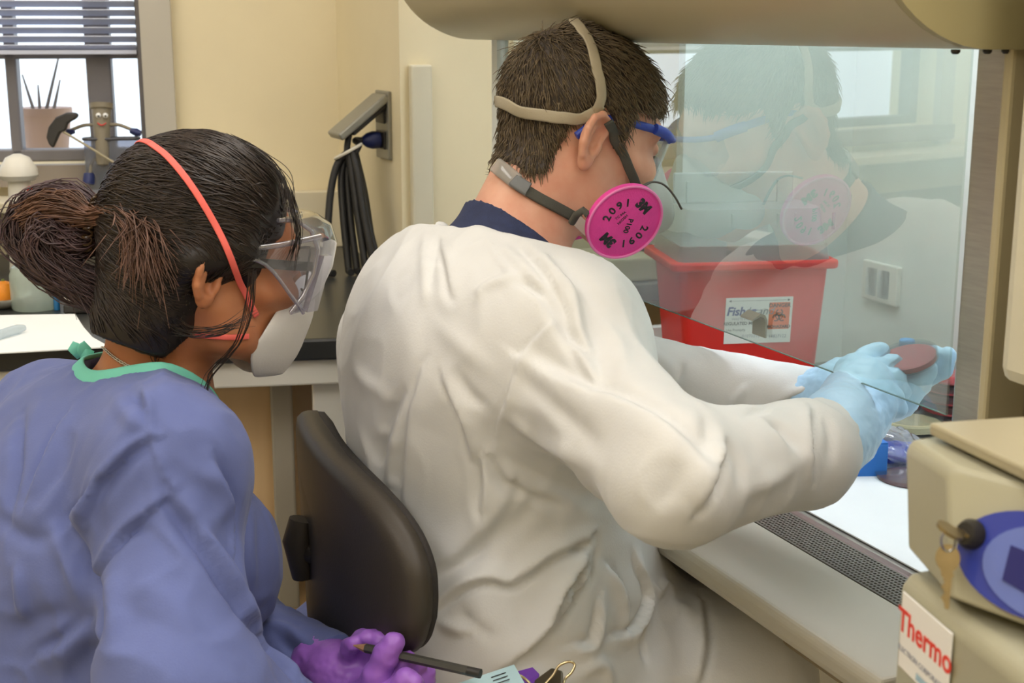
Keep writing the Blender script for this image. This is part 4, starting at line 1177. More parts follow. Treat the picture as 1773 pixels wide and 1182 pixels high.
make_glove('right_glove', rw, M_PURP, woman, M=MW)
for s in (-1, 1):
    tube('trouser_leg', [MW @ Vector((sc.x + .38, sc.y + .11 * s, .3)), MW @ Vector((sc.x + .39, sc.y + .11 * s, .06))], [.055, .048], M_TROU, woman, seg=16)
    ss = [MW @ Vector((sc.x + .33 + .25 * t, sc.y + .11 * s, 0)) for t in (0, .12, .4, .7, .95, 1)]
    rings = [[c + MW.to_3x3() @ Vector((0, w * math.cos(a), max(0, h * math.sin(a)) + .001)) for a in [2 * math.pi * i / 16 for i in range(16)]] for c, w, h in zip(ss, (.022, .032, .038, .042, .03, .012), (.055, .075, .08, .055, .04, .02))]
    loft('shoe', rings, M_DARK, woman, smooth=True)
# ------------------------------------------------------------------ the man's chair
M_CHAIR = mat('black moulded plastic', '#38322a', .5, var=.05, bump=.08, bscale=500)
M_CHFAB = mat('dark chair fabric', '#2c2825', .85, var=.08, bump=.3, bscale=400)
cA = P(742, 990, 1.185); cB = P(512, 735, 1.60)
ch = thing('task_chair', 'black moulded task chair under the person in white', 'chair', MC @ Vector((-.30, .42, 0)), yaw=math.radians(22.7))
cu_ = (cB - cA); cu_.z = 0; cl = cu_.length; cu_.normalize(); cn = Vector((cu_.y, -cu_.x, 0))
if cn.dot(Vector((-1, 0, 0))) < 0: cn = -cn            # points to the back of the chair (left, towards camera)
def cpt(px, py):
    p = hitp(cA, cn, px, py); r = p - cA; return r.dot(cu_), p.z
# outline of the shell in its own plane, traced and closed below
rim = [(748, 1080), (749, 1040), (745, 985), (728, 925), (700, 872), (660, 822), (610, 775), (565, 738), (535, 716), (517, 712), (505, 724), (510, 748), (524, 790), (535, 830), (548, 900), (560, 980), (566, 1050), (575, 1095), (600, 1128), (650, 1140), (715, 1138), (738, 1122)]
ol = [cpt(505 + (a - 505) * .88, b) for a, b in rim]
sc_, n_k = [], 0
pc = catmull([Vector((a, b, 0)) for a, b in ol + ol[:1]], 4)[:-1]
cx = sum(p.x for p in pc) / len(pc); cz_ = sum(p.y for p in pc) / len(pc)
def curve_off(x):   # the shell is dished around the sitter
    t = (x - cl / 2) / (cl / 2); return .03 * (1 - t * t)
def shell_ring(s, off):
    out_ = []
    for p in pc:
        x = cx + (p.x - cx) * s; z = cz_ + (p.y - cz_) * s
        out_.append(cA + cu_ * x + cn * (off + curve_off(x)) + Vector((0, 0, z - cA.z)))
    return out_
o = loft('back_shell', [shell_ring(.05, .0), shell_ring(.5, .0), shell_ring(.86, .0), shell_ring(.95, -.002), shell_ring(.99, -.008), shell_ring(1.0, -.016), shell_ring(.99, -.026)], M_CHAIR, ch, smooth=True)
o = loft('back_cushion', [shell_ring(.985, -.024), shell_ring(.97, -.034), shell_ring(.88, -.042), shell_ring(.4, -.044), shell_ring(.05, -.044)], M_CHFAB, ch, smooth=True)
bk = P(572, 945, 1.50)
tube('adjuster_knob', [bk + cn * .03 + Vector((0, 0, .035)), bk + cn * .035 + Vector((0, 0, .012)), bk + cn * .03 + Vector((.0, 0, -.03))], [.014, .017, .013], M_CHAIR, ch, seg=14)
tube('adjuster_arm', [bk + cn * .03, bk + cn * .005 + cu_ * -.03], [.012, .016], M_CHAIR, ch, seg=12)
up0 = P(578, 985, 1.50); up1 = P(566, 1060, 1.50); up2 = P(566, 1190, 1.47)
tube('back_upright', [up0 + Vector((0, 0, .04)), up1, up2, Vector((up2.x, up2.y, .47)), MC @ Vector((-.30, .42, .45))], [.011, .012, .012, .012, .012], M_CHAIR, ch, seg=12, flat=.7)
tube('back_upright', [up0 + Vector((-.014, 0, .02)), up1 + Vector((-.012, 0, 0)), up2 + Vector((-.012, 0, 0))], .003, M_STEEL, ch, seg=8)
sm = MC @ Matrix.Translation((-.21, .42, 0))
o = loft('seat', [[sm @ v for v in rrect(-.19, .20, -.21, .21, .405, .07, 5)], [sm @ v for v in rrect(-.21, .22, -.23, .23, .43, .08, 5)], [sm @ v for v in rrect(-.19, .20, -.21, .21, .452, .07, 5)]], M_CHFAB, ch, smooth=True)
lathe('gas_column', [(0, .09), (.028, .09), (.028, .25), (.018, .25), (.018, .405), (0, .405)], sm, M_DARK, ch, 20)
for k in range(5):
    t = 2 * math.pi * k / 5 + .3; e = sm @ Vector((.27 * math.cos(t), .27 * math.sin(t), .075)); 
    tube('base_spoke', [sm @ Vector((0, 0, .11)), e], [.022, .014], M_DARK, ch, seg=10)
    c_ = sm @ Vector((.275 * math.cos(t), .275 * math.sin(t), .03))
    lathe('caster', [(0, -.014), (.028, -.014), (.03, -.008), (.03, .008), (.028, .014), (0, .014)], axis_frame(c_, Vector((-math.sin(t), math.cos(t), 0))), M_DARK, ch, 18)
# stool under the woman
st = thing('lab_stool', 'round black stool under the person in blue', 'stool', MW @ Vector((sc.x, sc.y, 0)), yaw=WYAW)
sm = MW @ Matrix.Translation((sc.x + .03, sc.y, 0))
lathe('seat', [(0, .375), (.17, .375), (.19, .395), (.19, .41), (.17, .428), (0, .43)], sm, M_CHFAB, st, 36)
lathe('column', [(0, .06), (.03, .06), (.03, .24), (.02, .24), (.02, .375), (0, .375)], sm, M_CHROME, st, 20)
lathe('base', [(0, .0), (.22, .0), (.22, .015), (.06, .05), (.03, .06), (0, .06)], sm, M_CHROME, st, 36)

# ------------------------------------------------------------------ man's respirator
resp = thing('respirator', 'half-mask respirator with round pink filters worn by person in white', 'respirator', MHW @ Vector((.1, 0, -.06)), yaw=math.radians(22.7))
M_PINK = mat('pink filter felt', '#e0429a', .75, var=.06, vscale=60, bump=.3, bscale=600)
M_GREYR = mat('grey face seal', '#a8a9a2', .5, var=.03)
M_STRAP = mat('beige harness', '#a59a82', .6, var=.05, bump=.15, bscale=800)
M_STRAPG = mat('grey elastic strap', '#4b4a42', .75, var=.08, bump=.3, bscale=900)
def hw(x, y, z): return MHW @ Vector((x * HS, y * HS, z * HS))
def fmask(p):
    p = p / HS; y = np.abs(p[:, 1]); q = np.stack([p[:, 0], y, p[:, 2]], 1)
    d = ellip(p, (.088, 0, -.052), (.052, .050, .052))
    d = smin(d, rcone(p, (.112, 0, .0), (.125, 0, -.04), .014, .024), .02)
    d = smin(d, rcone(p, (.125, 0, -.045), (.138, 0, -.055), .026, .024), .012)
    d = smin(d, rcone(q, (.09, .03, -.06), (.078, .066, -.066), .024, .022), .012)
    d = np.maximum(d, -(head_field(p) - .0005))
    return np.maximum(d, -(p[:, 0] - .035)) * HS
V, Q = surface(fmask, (.0, -.09, -.12), (.16, .09, .03), .0022)
np_mesh('face_piece', xf(MHW, V), Q, M_GREYR, resp)
fc = P(1082, 385, 1.43)
to_cam = (CAMP - fc).normalized(); right_ = Vector((1, 0, 0)); down_ = -Vector((0, ST, CT))
fnr = (to_cam * .76 + (right_ * .64 + down_ * .76).normalized() * .65).normalized()
fx = (right_ * .77 - down_ * .62); 
MF = axis_frame(fc, fnr, fx)
FR = .0425
fprof = [(0, -.010), (FR * .9, -.010), (FR, -.006), (FR * 1.0, -.001), (FR * .985, .001), (FR * .965, .0005), (FR * .93, -.0005), (FR * .88, .0005), (FR * .5, .002), (0, .0025)]
fil = lathe('filter_disc', fprof, MF, M_PINK, resp, 56, 60)
tube('filter_rim', [MF @ Vector((FR * .985 * math.cos(t), FR * .985 * math.sin(t), .0005)) for t in [2 * math.pi * k / 56 for k in range(57)]], .0014, mat('pale pink rim', '#e77db8', .6), fil, seg=6)
def ftext(body, r, ang, size, bold=.0003, turn=0):
    M = MF @ Matrix.Rotation(math.radians(ang), 4, 'Z') @ Matrix.Translation((0, r, .0026 - .0012 * (r / FR))) @ Matrix.Rotation(math.radians(turn), 4, 'Z')
    text('lettering', body, size, M, M_INK, fil, bold=bold, depth=.0004)
for i, c in enumerate('2091'):
    ftext(c, FR * .56, 33 - 22 * i, .0125); ftext(c, FR * .56, 213 - 22 * i, .0125)
ftext('3M', FR * .58, 100, .0145, .0009); ftext('3M', FR * .58, -80, .0145, .0009)
ftext('P100', FR * .1, 180 + 8, .0085, .0002, 30)
ftext('NIOSH', FR * .16, 5, .0045, .00005, 5); ftext('TC 84A', FR * .3, 0, .004, .00005)
# far-side filter
fc2 = hw(.075, .105, -.072); MF2 = axis_frame(fc2, (MHW.to_3x3() @ Vector((.35, .9, -.35))).normalized())
lathe('filter_disc', fprof, MF2, M_PINK, resp, 48, 60)
lathe('bayonet', [(0, -.03), (.018, -.03), (.02, -.010), (0, -.010)], MF, M_GREYR, resp, 24); lathe('bayonet', [(0, -.035), (.018, -.035), (.02, -.010), (0, -.010)], MF2, M_GREYR, resp, 24)

def surf_path(bv, pix, off, n=8):
    out_, nr = [], []
    for c in catmull([Vector((a, b, 0)) for a, b in pix], n):
        h = bv.ray_cast(CAMP, ray(c.x, c.y).normalized())
        if h[0] is not None: out_.append(h[0] + h[1] * off); nr.append(h[1])
    return out_, nr
def ribbon(name, pts, nrm, w, th, m, parent):
    """flat strap: rectangular section lying on the surface; w per point or one value"""
    rings = []; N_ = len(pts)
    for i, p in enumerate(pts):
        d = (pts[min(i + 1, N_ - 1)] - pts[max(i - 1, 0)]).normalized(); n = nrm[i]; n = (n - d * n.dot(d)).normalized(); s = d.cross(n)
        ww = w[i] if isinstance(w, list) else w
        rings.append([p + s * ww + n * th, p + s * ww * .7 + n * th * 1.6, p - s * ww * .7 + n * th * 1.6, p - s * ww + n * th, p - s * ww - n * th * .2, p + s * ww - n * th * .2])
    return loft(name, rings, m, parent, smooth=True)
def smooth_list(P_, k=3):
    for _ in range(k): P_ = [P_[0]] + [(P_[i - 1] + P_[i] * 2 + P_[i + 1]) / 4 for i in range(1, len(P_) - 1)] + [P_[-1]]
    return P_
def combo_bvh(names):
    VV, FF, o_ = [], [], 0
    for ob in names:
        me = ob.data; co = np.empty(len(me.vertices) * 3, f32); me.vertices.foreach_get('co', co)
        VV += [tuple(v) for v in co.reshape(-1, 3)]; FF += [tuple(i + o_ for i in p.vertices) for p in me.polygons]; o_ = len(VV)
    return BVHTree.FromPolygons(VV, FF)
mbody = [o for o in man.children if o.name.startswith('body')][0]
wbody = [o for o in woman.children if o.name.startswith('body')][0]
mbv = combo_bvh([mbody, hair])
wbv = combo_bvh([wbody, whair])
def strap(name, bv, pix, w, th, m, parent, off=.002, extra=None, sm=4):
    p_, n_2 = surf_path(bv, pix, off)
    p_ = smooth_list(p_, sm); n_2 = smooth_list(n_2, 6)
    return ribbon(name, p_, n_2, w, th, m, parent)
strap('crown_strap', mbv, [(992, 42), (1008, 62), (1022, 92), (1032, 130), (1036, 165), (1028, 190), (1018, 205)], .0056, .0012, M_STRAP, resp, .0065)
strap('back_strap', mbv, [(1036, 186), (1018, 199), (985, 203), (945, 200), (905, 190), (868, 174)], .0062, .0012, M_STRAP, resp, .0065)
strap('side_strap', mbv, [(1050, 206), (1062, 236), (1080, 272), (1094, 302), (1104, 332)], .0052, .0010, M_STRAPG, resp, .004)
strap('neck_strap', mbv, [(868, 296), (892, 318), (925, 340), (962, 360), (1000, 380)], .0058, .0012, M_STRAPG, resp, .003)
pp, nn2 = surf_path(mbv, [(864, 290), (878, 302), (896, 318)], .004)
ribbon('strap_buckle', pp, nn2, .0085, .0025, thin_glass('frosted clip', '#e8e6e0', 1.45, haze=.55, haze_col='#e9e4dc'), resp)
pp, nn2 = surf_path(mbv, [(892, 316), (905, 326), (915, 332)], .005)
ribbon('strap_slider', pp, nn2, .0075, .0022, mat('grey slider', '#6a6c6c', .5), resp)
ek = P(1008, 378, 1.42)
tube('hook', [P(990, 385, 1.43), P(998, 372, 1.42), P(1010, 364, 1.415), P(1018, 372, 1.415)], .004, M_STRAPG, resp, seg=8)
box('hinge_block', (-.012, -.006, -.004), (.012, .006, .004), thin_glass('frosted clip', ''), resp, axis_frame(P(1006, 388, 1.447), to_cam, (right_ * .7 + down_ * .7)), .001)
cwp = [P(1112, 322, 1.43), P(1130, 315, 1.44), P(1150, 320, 1.445), (P(1168, 340, 1.45)), P(1180, 362, 1.455)]
tube('loose_strap_end', catmull(cwp, 5), .0022, M_STRAPG, resp, seg=8, flat=.5)

# man's safety glasses
gl = thing('safety_glasses', 'blue-framed clear safety glasses worn by person in white', 'safety glasses', MHW @ Vector((.1, 0, .03)), yaw=math.radians(22.7))
M_BLUEF = mat('blue frame', '#2a3f9e', .35, var=.03)
for s in (-1, 1):
    tp = [hw(-.040, .077 * s, .002), hw(-.022, .078 * s, .022), hw(.0, .074 * s, .034), hw(.04, .073 * s, .036), hw(.072, .072 * s, .037)]
    tube('temple', catmull(tp, 5), .0030, M_BLUEF, gl, seg=8, flat=1.5)
    tube('side_bar', catmull([hw(.058, .0765 * s, .037), hw(.078, .070 * s, .036), hw(.092, .060 * s, .033)], 4), .0046, M_BLUEF, gl, seg=8, flat=1.3)
tube('brow_bar', catmull([hw(.090, -.062, .033), hw(.106, -.045, .034), hw(.118, -.02, .036), hw(.120, 0, .037), hw(.118, .02, .036), hw(.106, .045, .034), hw(.090, .062, .033)], 5), .0034, M_BLUEF, gl, seg=8)
rings = []
for z in (.034, .02, .005, -.008, -.016):
    k = 1 - .25 * max(0, (.005 - z) / .02) ** 1.5
    rings.append([hw(.120 - 9.0 * (y_ * k) ** 2 + (.034 - z) * -.12, y_ * k, z) for y_ in np.linspace(-.062, .062, 17)])
lo = loft('lens', rings, M_CLEAR, gl, smooth=True, closed=False)
so = lo.modifiers.new('solid', 'SOLIDIFY'); so.thickness = .002

# ------------------------------------------------------------------ woman's mask, goggles, glasses, necklace
def h2(x, y, z): return MH2 @ Vector((x, y, z))
mk = thing('face_mask', 'white folded respirator mask with pink straps worn by person in blue', 'face mask', h2(.1, 0, -.03), yaw=math.radians(30))
M_MASK = mat('white mask fabric', '#d9d8d6', .8, var=.02, bump=.1, bscale=500)
rows = []
edge = [(.092, .020, .008), (.072, .040, -.012), (.054, .054, -.032), (.046, .056, -.048), (.040, .053, -.060), (.040, .047, -.072), (.050, .034, -.088), (.062, .012, -.098)]
ridge = [(.108, 0, .014), (.114, 0, .0), (.118, 0, -.016), (.118, 0, -.030), (.116, 0, -.042), (.113, 0, -.053), (.110, 0, -.070), (.096, 0, -.094)]
rings = []
for (ex_, ey_, ez), (rx, _, rz_) in zip(edge, ridge):
    row = []
    for t in np.linspace(-1, 1, 13):
        a_ = abs(t); k = a_ ** 1.6; yy = math.copysign(ey_ * a_ ** .75, t)
        row.append(h2(rx + (ex_ - rx) * k + .004 * math.sin(a_ * math.pi), yy, rz_ + (ez - rz_) * k))
    rings.append(row)
lo = loft('mask_shell', rings, M_MASK, mk, smooth=True, closed=False)
so = lo.modifiers.new('solid', 'SOLIDIFY'); so.thickness = .0025; subsurf(lo, 1)
M_CORAL = mat('coral elastic', '#e8695f', .6, var=.04)
p_, n_2 = surf_path(wbv, [(441, 545), (428, 515), (408, 470), (382, 410), (352, 355), (318, 305), (288, 272), (262, 253)], .003)
p_ = smooth_list(p_, 4); n_2 = smooth_list(n_2, 6)
ribbon('upper_strap', p_, n_2, .0030, .0007, M_CORAL, mk)
# its far half, mirrored in the head's own frame
far = [MH2 @ Vector((q.x, -q.y, q.z)) for q in [MH2I @ v for v in p_]]
farn = [MH2.to_3x3() @ Vector((q.x, -q.y, q.z)) for q in [MH2I.to_3x3() @ v for v in n_2]]
top_a, top_b = p_[-1], far[-1]
arc = [top_a.lerp(top_b, t) for t in np.linspace(0, 1, 8)]
arcp, arcn = [], []
for c in arc:
    n0 = hbv.find_nearest(c); arcp.append(n0[0] + n0[1] * .003); arcn.append(n0[1])
ribbon('upper_strap', smooth_list(arcp, 2), arcn, .0030, .0007, M_CORAL, mk)
ribbon('upper_strap', far, farn, .0030, .0007, M_CORAL, mk)
p_, n_2 = surf_path(wbv, [(428, 582), (405, 583), (385, 582), (360, 580), (338, 577)], .002)
if len(p_) > 3: ribbon('lower_strap', smooth_list(p_, 3), smooth_list(n_2, 4), .0026, .0006, M_CORAL, mk)

gg = thing('safety_goggles', 'clear wraparound safety goggles worn by person in blue', 'goggles', h2(.12, 0, .04), yaw=math.radians(30))
M_GOG = thin_glass('goggle plastic', '#eff0f4', 1.6, haze=.05, haze_col='#eef0f6', gain=2.0)
M_GOGR = thin_glass('goggle rim plastic', '#d8d6de', 1.7, haze=.22, haze_col='#e2e0ea', gain=2.5)
prof_g = [(.088, .068), (.106, .070), (.122, .062), (.131, .045), (.130, .022), (.122, .0), (.112, -.016)]
rings = [[h2(x - 9.5 * (y_) ** 2 * (1 if abs(y_) < .05 else 1.0), y_, z - 1.2 * y_ * y_) for y_ in np.linspace(-.070, .070, 21)] for x, z in prof_g]
lo = loft('visor', rings, M_GOG, gg, smooth=True, closed=False); so = lo.modifiers.new('solid', 'SOLIDIFY'); so.thickness = .0022
for row in (rings[0], rings[-1]): tube('rim', row, .0022, M_GOGR, gg, seg=8)
for s, j in ((-1, 0), (1, -1)):
    edgep = [r[j] for r in rings]; tube('rim', edgep, .0024, M_GOGR, gg, seg=8)
    sh = [h2(.084, .073 * s, .052), h2(.040, .0785 * s, .040), h2(-.004, .081 * s, .032), h2(-.004, .081 * s, .026), h2(.030, .079 * s, .022), h2(.062, .074 * s, -.006), h2(.080, .066 * s, -.022)]
    o = prism('side_shield', sh, MH2.to_3x3() @ Vector((0, .0015 * s, 0)), M_GOG, gg)
    tube('temple', catmull([sh[0], sh[1], sh[2], h2(-.006, .081 * s, .030)], 4), .0028, M_GOGR, gg, seg=8)
    tube('temple', catmull([sh[3], sh[4], sh[5], sh[6]], 4), .0020, M_GOGR, gg, seg=8)
    o = prism('vent_block', [h2(.088, .066 * s, .034), h2(.104, .05 * s, .034), h2(.096, .05 * s, -.02), h2(.078, .066 * s, -.02)], MH2.to_3x3() @ Vector((.002, .008 * s, 0)), M_GOGR, gg)
eg = thing('eyeglasses', 'dark-framed eyeglasses worn under the clear goggles', 'eyeglasses', h2(.09, 0, .02), yaw=math.radians(30))
for s in (-1, 1):
    tube('temple', catmull([h2(-.02, .0765 * s, .020), h2(.02, .0765 * s, .022), h2(.06, .070 * s, .022), h2(.084, .062 * s, .022)], 4), .0016, M_DARK, eg, seg=6, flat=3.2)
    tube('lens_rim', [h2(.094 - .012 * abs(math.cos(t)) * 1, .033 * s + .026 * math.cos(t), .016 + .021 * math.sin(t)) for t in [2 * math.pi * k / 28 for k in range(29)]], .0013, M_DARK, eg, seg=6)
tube('bridge', [h2(.092, -.008, .02), h2(.098, 0, .023), h2(.092, .008, .02)], .0013, M_DARK, eg, seg=6)
# collar binding of the blue gown and the necklace
gbv = BVHTree.FromPolygons([tuple(v) for v in WGV], [tuple(q) for q in WGQ])
# ------------------------------------------------------------------ neck details
M_SILV = mat('silver chain', '#c9c4b8', .25, .9, var=.1, vscale=200)
wb_bv = combo_bvh([wbody])
nk = thing('necklace', 'thin silver chain around the neck of person in blue', 'necklace', P(230, 632, 1.3))
p_, n_2 = surf_path(wb_bv, [(172, 592), (185, 605), (205, 622), (235, 640), (262, 655), (285, 668), (310, 685)], .0016, 10)
bm = bmesh.new()
if len(p_) > 4:
    p_ = smooth_list(p_, 2)
    for i in range(0, len(p_) - 1):
        c = (p_[i] + p_[i + 1]) / 2; d = (p_[i + 1] - p_[i]).normalized(); n = n_2[i]
        s_ = d.cross(n).normalized() if i % 2 else n
        ringp = [c + d * (.0024 * math.cos(t)) + s_ * (.0015 * math.sin(t)) for t in [2 * math.pi * k / 8 for k in range(9)]]
        add_tube(bm, ringp, .00055, 5)
bm_ob('chain', bm, M_SILV, nk, smooth=True)
# teal binding along the neckline of the blue gown: follows the edge of the neck opening
Vn = WGV; ctr_n = np.array(MW @ Vector(N1))
loc = np.array([tuple(MWI @ Vector(v)) for v in WGV[np.linalg.norm(WGV - ctr_n, axis=1) < .16]])
edge_d = np.abs(rcone(loc.astype(f32), N0, N1, .062, WOPEN) - .002)
top = []
for k in range(40):
    t = 2 * math.pi * k / 40; dirv = np.array([math.cos(t), math.sin(t)])
    rel = loc[:, :2] - np.array(N1[:2]); ang = (rel / np.maximum(np.linalg.norm(rel, axis=1, keepdims=True), 1e-9)) @ dirv
    m = (ang > .985) & (edge_d < .008)
    if m.any(): top.append(Vector(loc[m][np.argmax(loc[m][:, 2])]))
if len(top) > 12:
    top = top + top[:1]; top = smooth_list(top, 5); tw = [MW @ v for v in top]
    axis_w = (MW @ Vector(N0) - MW @ Vector(N1)).normalized()
    cN = MW @ Vector(N1)
    nr = [((v - cN) - axis_w * (v - cN).dot(axis_w)).normalized() * .8 + axis_w * .6 for v in tw]
    ribbon('neck_binding', tw, nr, .0075, .0015, M_TEAL, woman)
    kp = P(135, 606, 1.37)
    for i, (dx, dy) in enumerate(((-18, -14), (12, -16), (20, 4))):
        q0, q1 = P(140, 618, 1.372), P(140 + dx, 612 + dy, 1.37)
        ribbon('neck_tie', [q0, q0.lerp(q1, .5) + Vector((0, 0, .003)), q1], [Vector((.2, -1, .3))] * 3, [.004, .0065, .005], .0008, M_TEAL, woman)
# white gown: open back flap and tie
fl = [(706, 448, 1.56), (660, 478, 1.56), (618, 508, 1.55), (590, 540, 1.54), (578, 585, 1.53), (582, 640, 1.53), (594, 700, 1.53), (603, 745, 1.53)]
fr_ = [(712, 455, 1.55), (680, 485, 1.545), (655, 515, 1.53), (640, 550, 1.52), (630, 600, 1.515), (628, 650, 1.515), (628, 705, 1.515), (626, 750, 1.515)]
rings = [[P(*a), P((a[0] * 2 + b[0]) / 3 - 3, (a[1] * 2 + b[1]) / 3, (a[2] * 2 + b[2]) / 3 - .008), P((a[0] + 2 * b[0]) / 3 - 2, (a[1] + 2 * b[1]) / 3, (a[2] + 2 * b[2]) / 3 - .004), P(*b)] for a, b in zip(fl, fr_)]
o = loft('gown_flap', rings, M_GOWN, man, smooth=True, closed=False); so = o.modifiers.new('solid', 'SOLIDIFY'); so.thickness = .0018; subsurf(o, 2)
tube('gown_tie', catmull([P(745, 398, 1.50), P(760, 388, 1.49), P(772, 396, 1.485), P(775, 420, 1.48)], 5), [.003] * 5 + [.006] * 5 + [.005] * 6, M_GOWN, man, seg=8, flat=.5)
strapbv = BVHTree.FromPolygons([tuple(v) for v in GV], [tuple(q) for q in GQ])

# ------------------------------------------------------------------ power outlet and hanging cable
ou0 = hit(MC, 0, v_ret, 657, 215).y; ou1 = hit(MC, 0, v_ret, 679, 215).y
oz0 = hit(MC, 0, v_ret, 668, 274).z; oz1 = hit(MC, 0, v_ret, 668, 157).z
M_OUT = mat('grey outlet plate', '#8d8b80', .4, .4)
op2 = thing('power_outlet', 'grey weatherproof wall outlet with lifted cover beside the hanging cables', 'outlet', MC @ Vector((v_ret, (ou0 + ou1) / 2, oz0)), yaw=math.radians(22.7))
ul, uh = min(ou0, ou1), max(ou0, ou1)
box('plate', (v_ret - .007, ul, oz0), (v_ret, uh, oz1), M_OUT, op2, MC, .002)
hz = oz1 - .006; fl_l = .105
Mfl = MC @ Matrix.Translation((v_ret - .008, (ul + uh) / 2, hz)) @ Matrix.Rotation(math.radians(-38), 4, 'Y')
box('cover', (-fl_l, -(uh - ul) / 2, -.010), (0, (uh - ul) / 2, .003), M_OUT, op2, Mfl, .003)
box('cover_liner', (-fl_l * .8, -(uh - ul) / 2 + .006, -.018), (-.008, (uh - ul) / 2 - .006, -.010), M_DARK, op2, Mfl, .003)
for k in (.28, .66): box('socket', (v_ret - .011, ul + .012, oz0 + (oz1 - oz0) * k - .015), (v_ret - .007, uh - .012, oz0 + (oz1 - oz0) * k + .015), M_DARK, op2, MC, .002)
cord = thing('extension_cord', 'coiled black extension cord hanging from the wall outlet', 'cord', PZ(620, 560, .93))
pm = MC @ Vector((v_ret - .012, (ul + uh) / 2, oz0 + (oz1 - oz0) * .28)); vx = MC.to_3x3() @ Vector((-1, 0, 0))
lathe('plug', [(0, 0), (.014, 0), (.015, .012), (.012, .022), (.006, .03), (0, .03)], axis_frame(pm, vx), M_BLUEP, cord, 16)
dd = 2.30
def cablep(pix, r=.0062):
    q = [P(a, b, dd + (c if len(z) else 0)) for a, b, *z in pix for c in [z[0] if z else 0]]
    q = catmull(q, 6); q = [Vector((v.x, v.y, max(v.z, zt + r + .0005))) for v in q]
    tube('cable', q, r, M_CABLE, cord, seg=8)
pe = pm + vx * .03
tube('cable', catmull([pe, pe + vx * .012, P(622, 250, dd), P(612, 272, dd - .005), P(606, 300, dd)], 6), .0055, M_CABLE, cord, seg=8)
cablep([(612, 214), (604, 235), (601, 262), (606, 290)], .0055)
cablep([(603, 262), (584, 285), (573, 330), (568, 390), (565, 440), (568, 490), (580, 545)])
cablep([(598, 268, .01), (591, 310, .01), (594, 370, .01), (600, 430, .01), (606, 490, .01), (610, 540, .01)])
cablep([(604, 262, -.01), (611, 310, -.01), (619, 370, -.01), (628, 430, -.01), (636, 490, -.01), (640, 545, -.01)])
cablep([(612, 264), (624, 310), (634, 370), (648, 430), (664, 480), (684, 530)])
cablep([(609, 262, -.012), (619, 300, -.014), (628, 360, -.014), (641, 430, -.014), (655, 490, -.012), (660, 540, -.01)])
cablep([(601, 264, .012), (602, 320, .014), (608, 390, .014), (616, 450, .012), (622, 500, .01), (625, 545, .01)])
cablep([(615, 266, .01), (630, 330, .012), (641, 400, .012), (652, 455, .012), (670, 500, .012), (676, 540, .01)])
tube('cable_tie', [P(603, 262, dd) + Vector((.022 * math.cos(t), .022 * math.sin(t), .012 * math.cos(t))) for t in [2 * math.pi * k / 20 for k in range(21)]], .0028, mat('white tie', '#cfcabb', .5), cord, seg=6)

# ------------------------------------------------------------------ things on the back counter
zt_ = zt + .0005
tag(prism('bench_paper', [PZ(-60, 548, zt_), PZ(130, 545, zt_), PZ(145, 568, zt_), PZ(160, 585, zt_), PZ(190, 602, zt_), PZ(-60, 616, zt_)], (0, 0, .0015), M_PAPER), 'white paper sheet covering the counter at the left', 'paper')
tag(tube('sample_tube', [PZ(-14, 583, zt_ + .008), PZ(22, 572, zt_ + .008), PZ(30, 570, zt_ + .008), PZ(42, 567, zt_ + .008)], [.006, .0065, .0065, .004], thin_glass('frosted tube', '#e8f0f4', 1.45, haze=.5, haze_col='#e4ecf0'), seg=12), 'small frosted sample tube lying on the white counter paper', 'tube')
def stand(px, py): return PZ(px, py, zt_)
b0 = stand(62, 533)
jar = thing('plastic_jar', 'squat frosted plastic jar at the left of the counter', 'jar', b0)
lathe('body', [(0, 0), (.032, 0), (.034, .004), (.034, .05), (.030, .062), (.024, .066), (.024, .072), (0, .072)], Matrix.Translation(b0), thin_glass('milky jar', '#e4efec', 1.45, haze=.6, haze_col='#d6e0d8'), jar, 24)
lathe('lid', [(0, .073), (.027, .073), (.027, .098), (.024, .102), (0, .102)], Matrix.Translation(b0), thin_glass('pale green lid', '#dceee0', 1.45, haze=.6, haze_col='#cfe3cf'), jar, 24)
b1 = stand(99, 536)
mkr = thing('marker_pen', 'blue marker pen standing beside the frosted jar', 'marker', b1)
lathe('barrel', [(0, 0), (.0045, 0), (.0045, .025), (0, .025)], Matrix.Translation(b1), mat('marker blue', '#2a6fa3', .4), mkr, 12)
lathe('cap', [(0, .0252), (.005, .0252), (.0046, .045), (0, .046)], Matrix.Translation(b1), mat('marker blue', ''), mkr, 12)
b2 = stand(4, 530)
bowl = thing('saucer', 'small white saucer at the far left of the counter', 'saucer', b2)
lathe('dish', [(0, 0), (.02, 0), (.042, .014), (.043, .016), (.02, .004), (0, .003)], Matrix.Translation(b2), M_WHITE, bowl, 24); lathe('foot', [(0, -.0004), (.018, -.0004), (.018, .001), (0, .001)], Matrix.Translation(b2), M_WHITE, bowl, 20)
og_ = thing('orange_fruit', 'small orange fruit on the white saucer', 'fruit', b2 + Vector((0, 0, .005)))
lathe('flesh', [(0, 0), (.012, .003), (.018, .012), (.018, .02), (.012, .031), (.003, .034), (0, .033)], Matrix.Translation(b2 + Vector((.004, 0, .004))), mat('orange peel', '#e08a1e', .5, bump=.3, bscale=500), og_, 20); lathe('stem', [(0, 0), (.003, 0), (.002, .004), (0, .004)], Matrix.Translation(b2 + Vector((.004, 0, .037))), mat('stem green', '#5b6b35', .6), og_, 8)
b3 = stand(156, 536)
bx_ = thing('small_balance', 'small white benchtop balance beside the paper, behind the blue-gowned person', 'balance', b3, yaw=YB)
box('base', (-.033, -.03, .0), (.04, .06, .014), M_DARK, bx_, frame(b3, YB), .003); box('housing', (-.034, -.02, .0145), (.04, .06, .045), M_WHITE, bx_, frame(b3, YB), .006, 3)
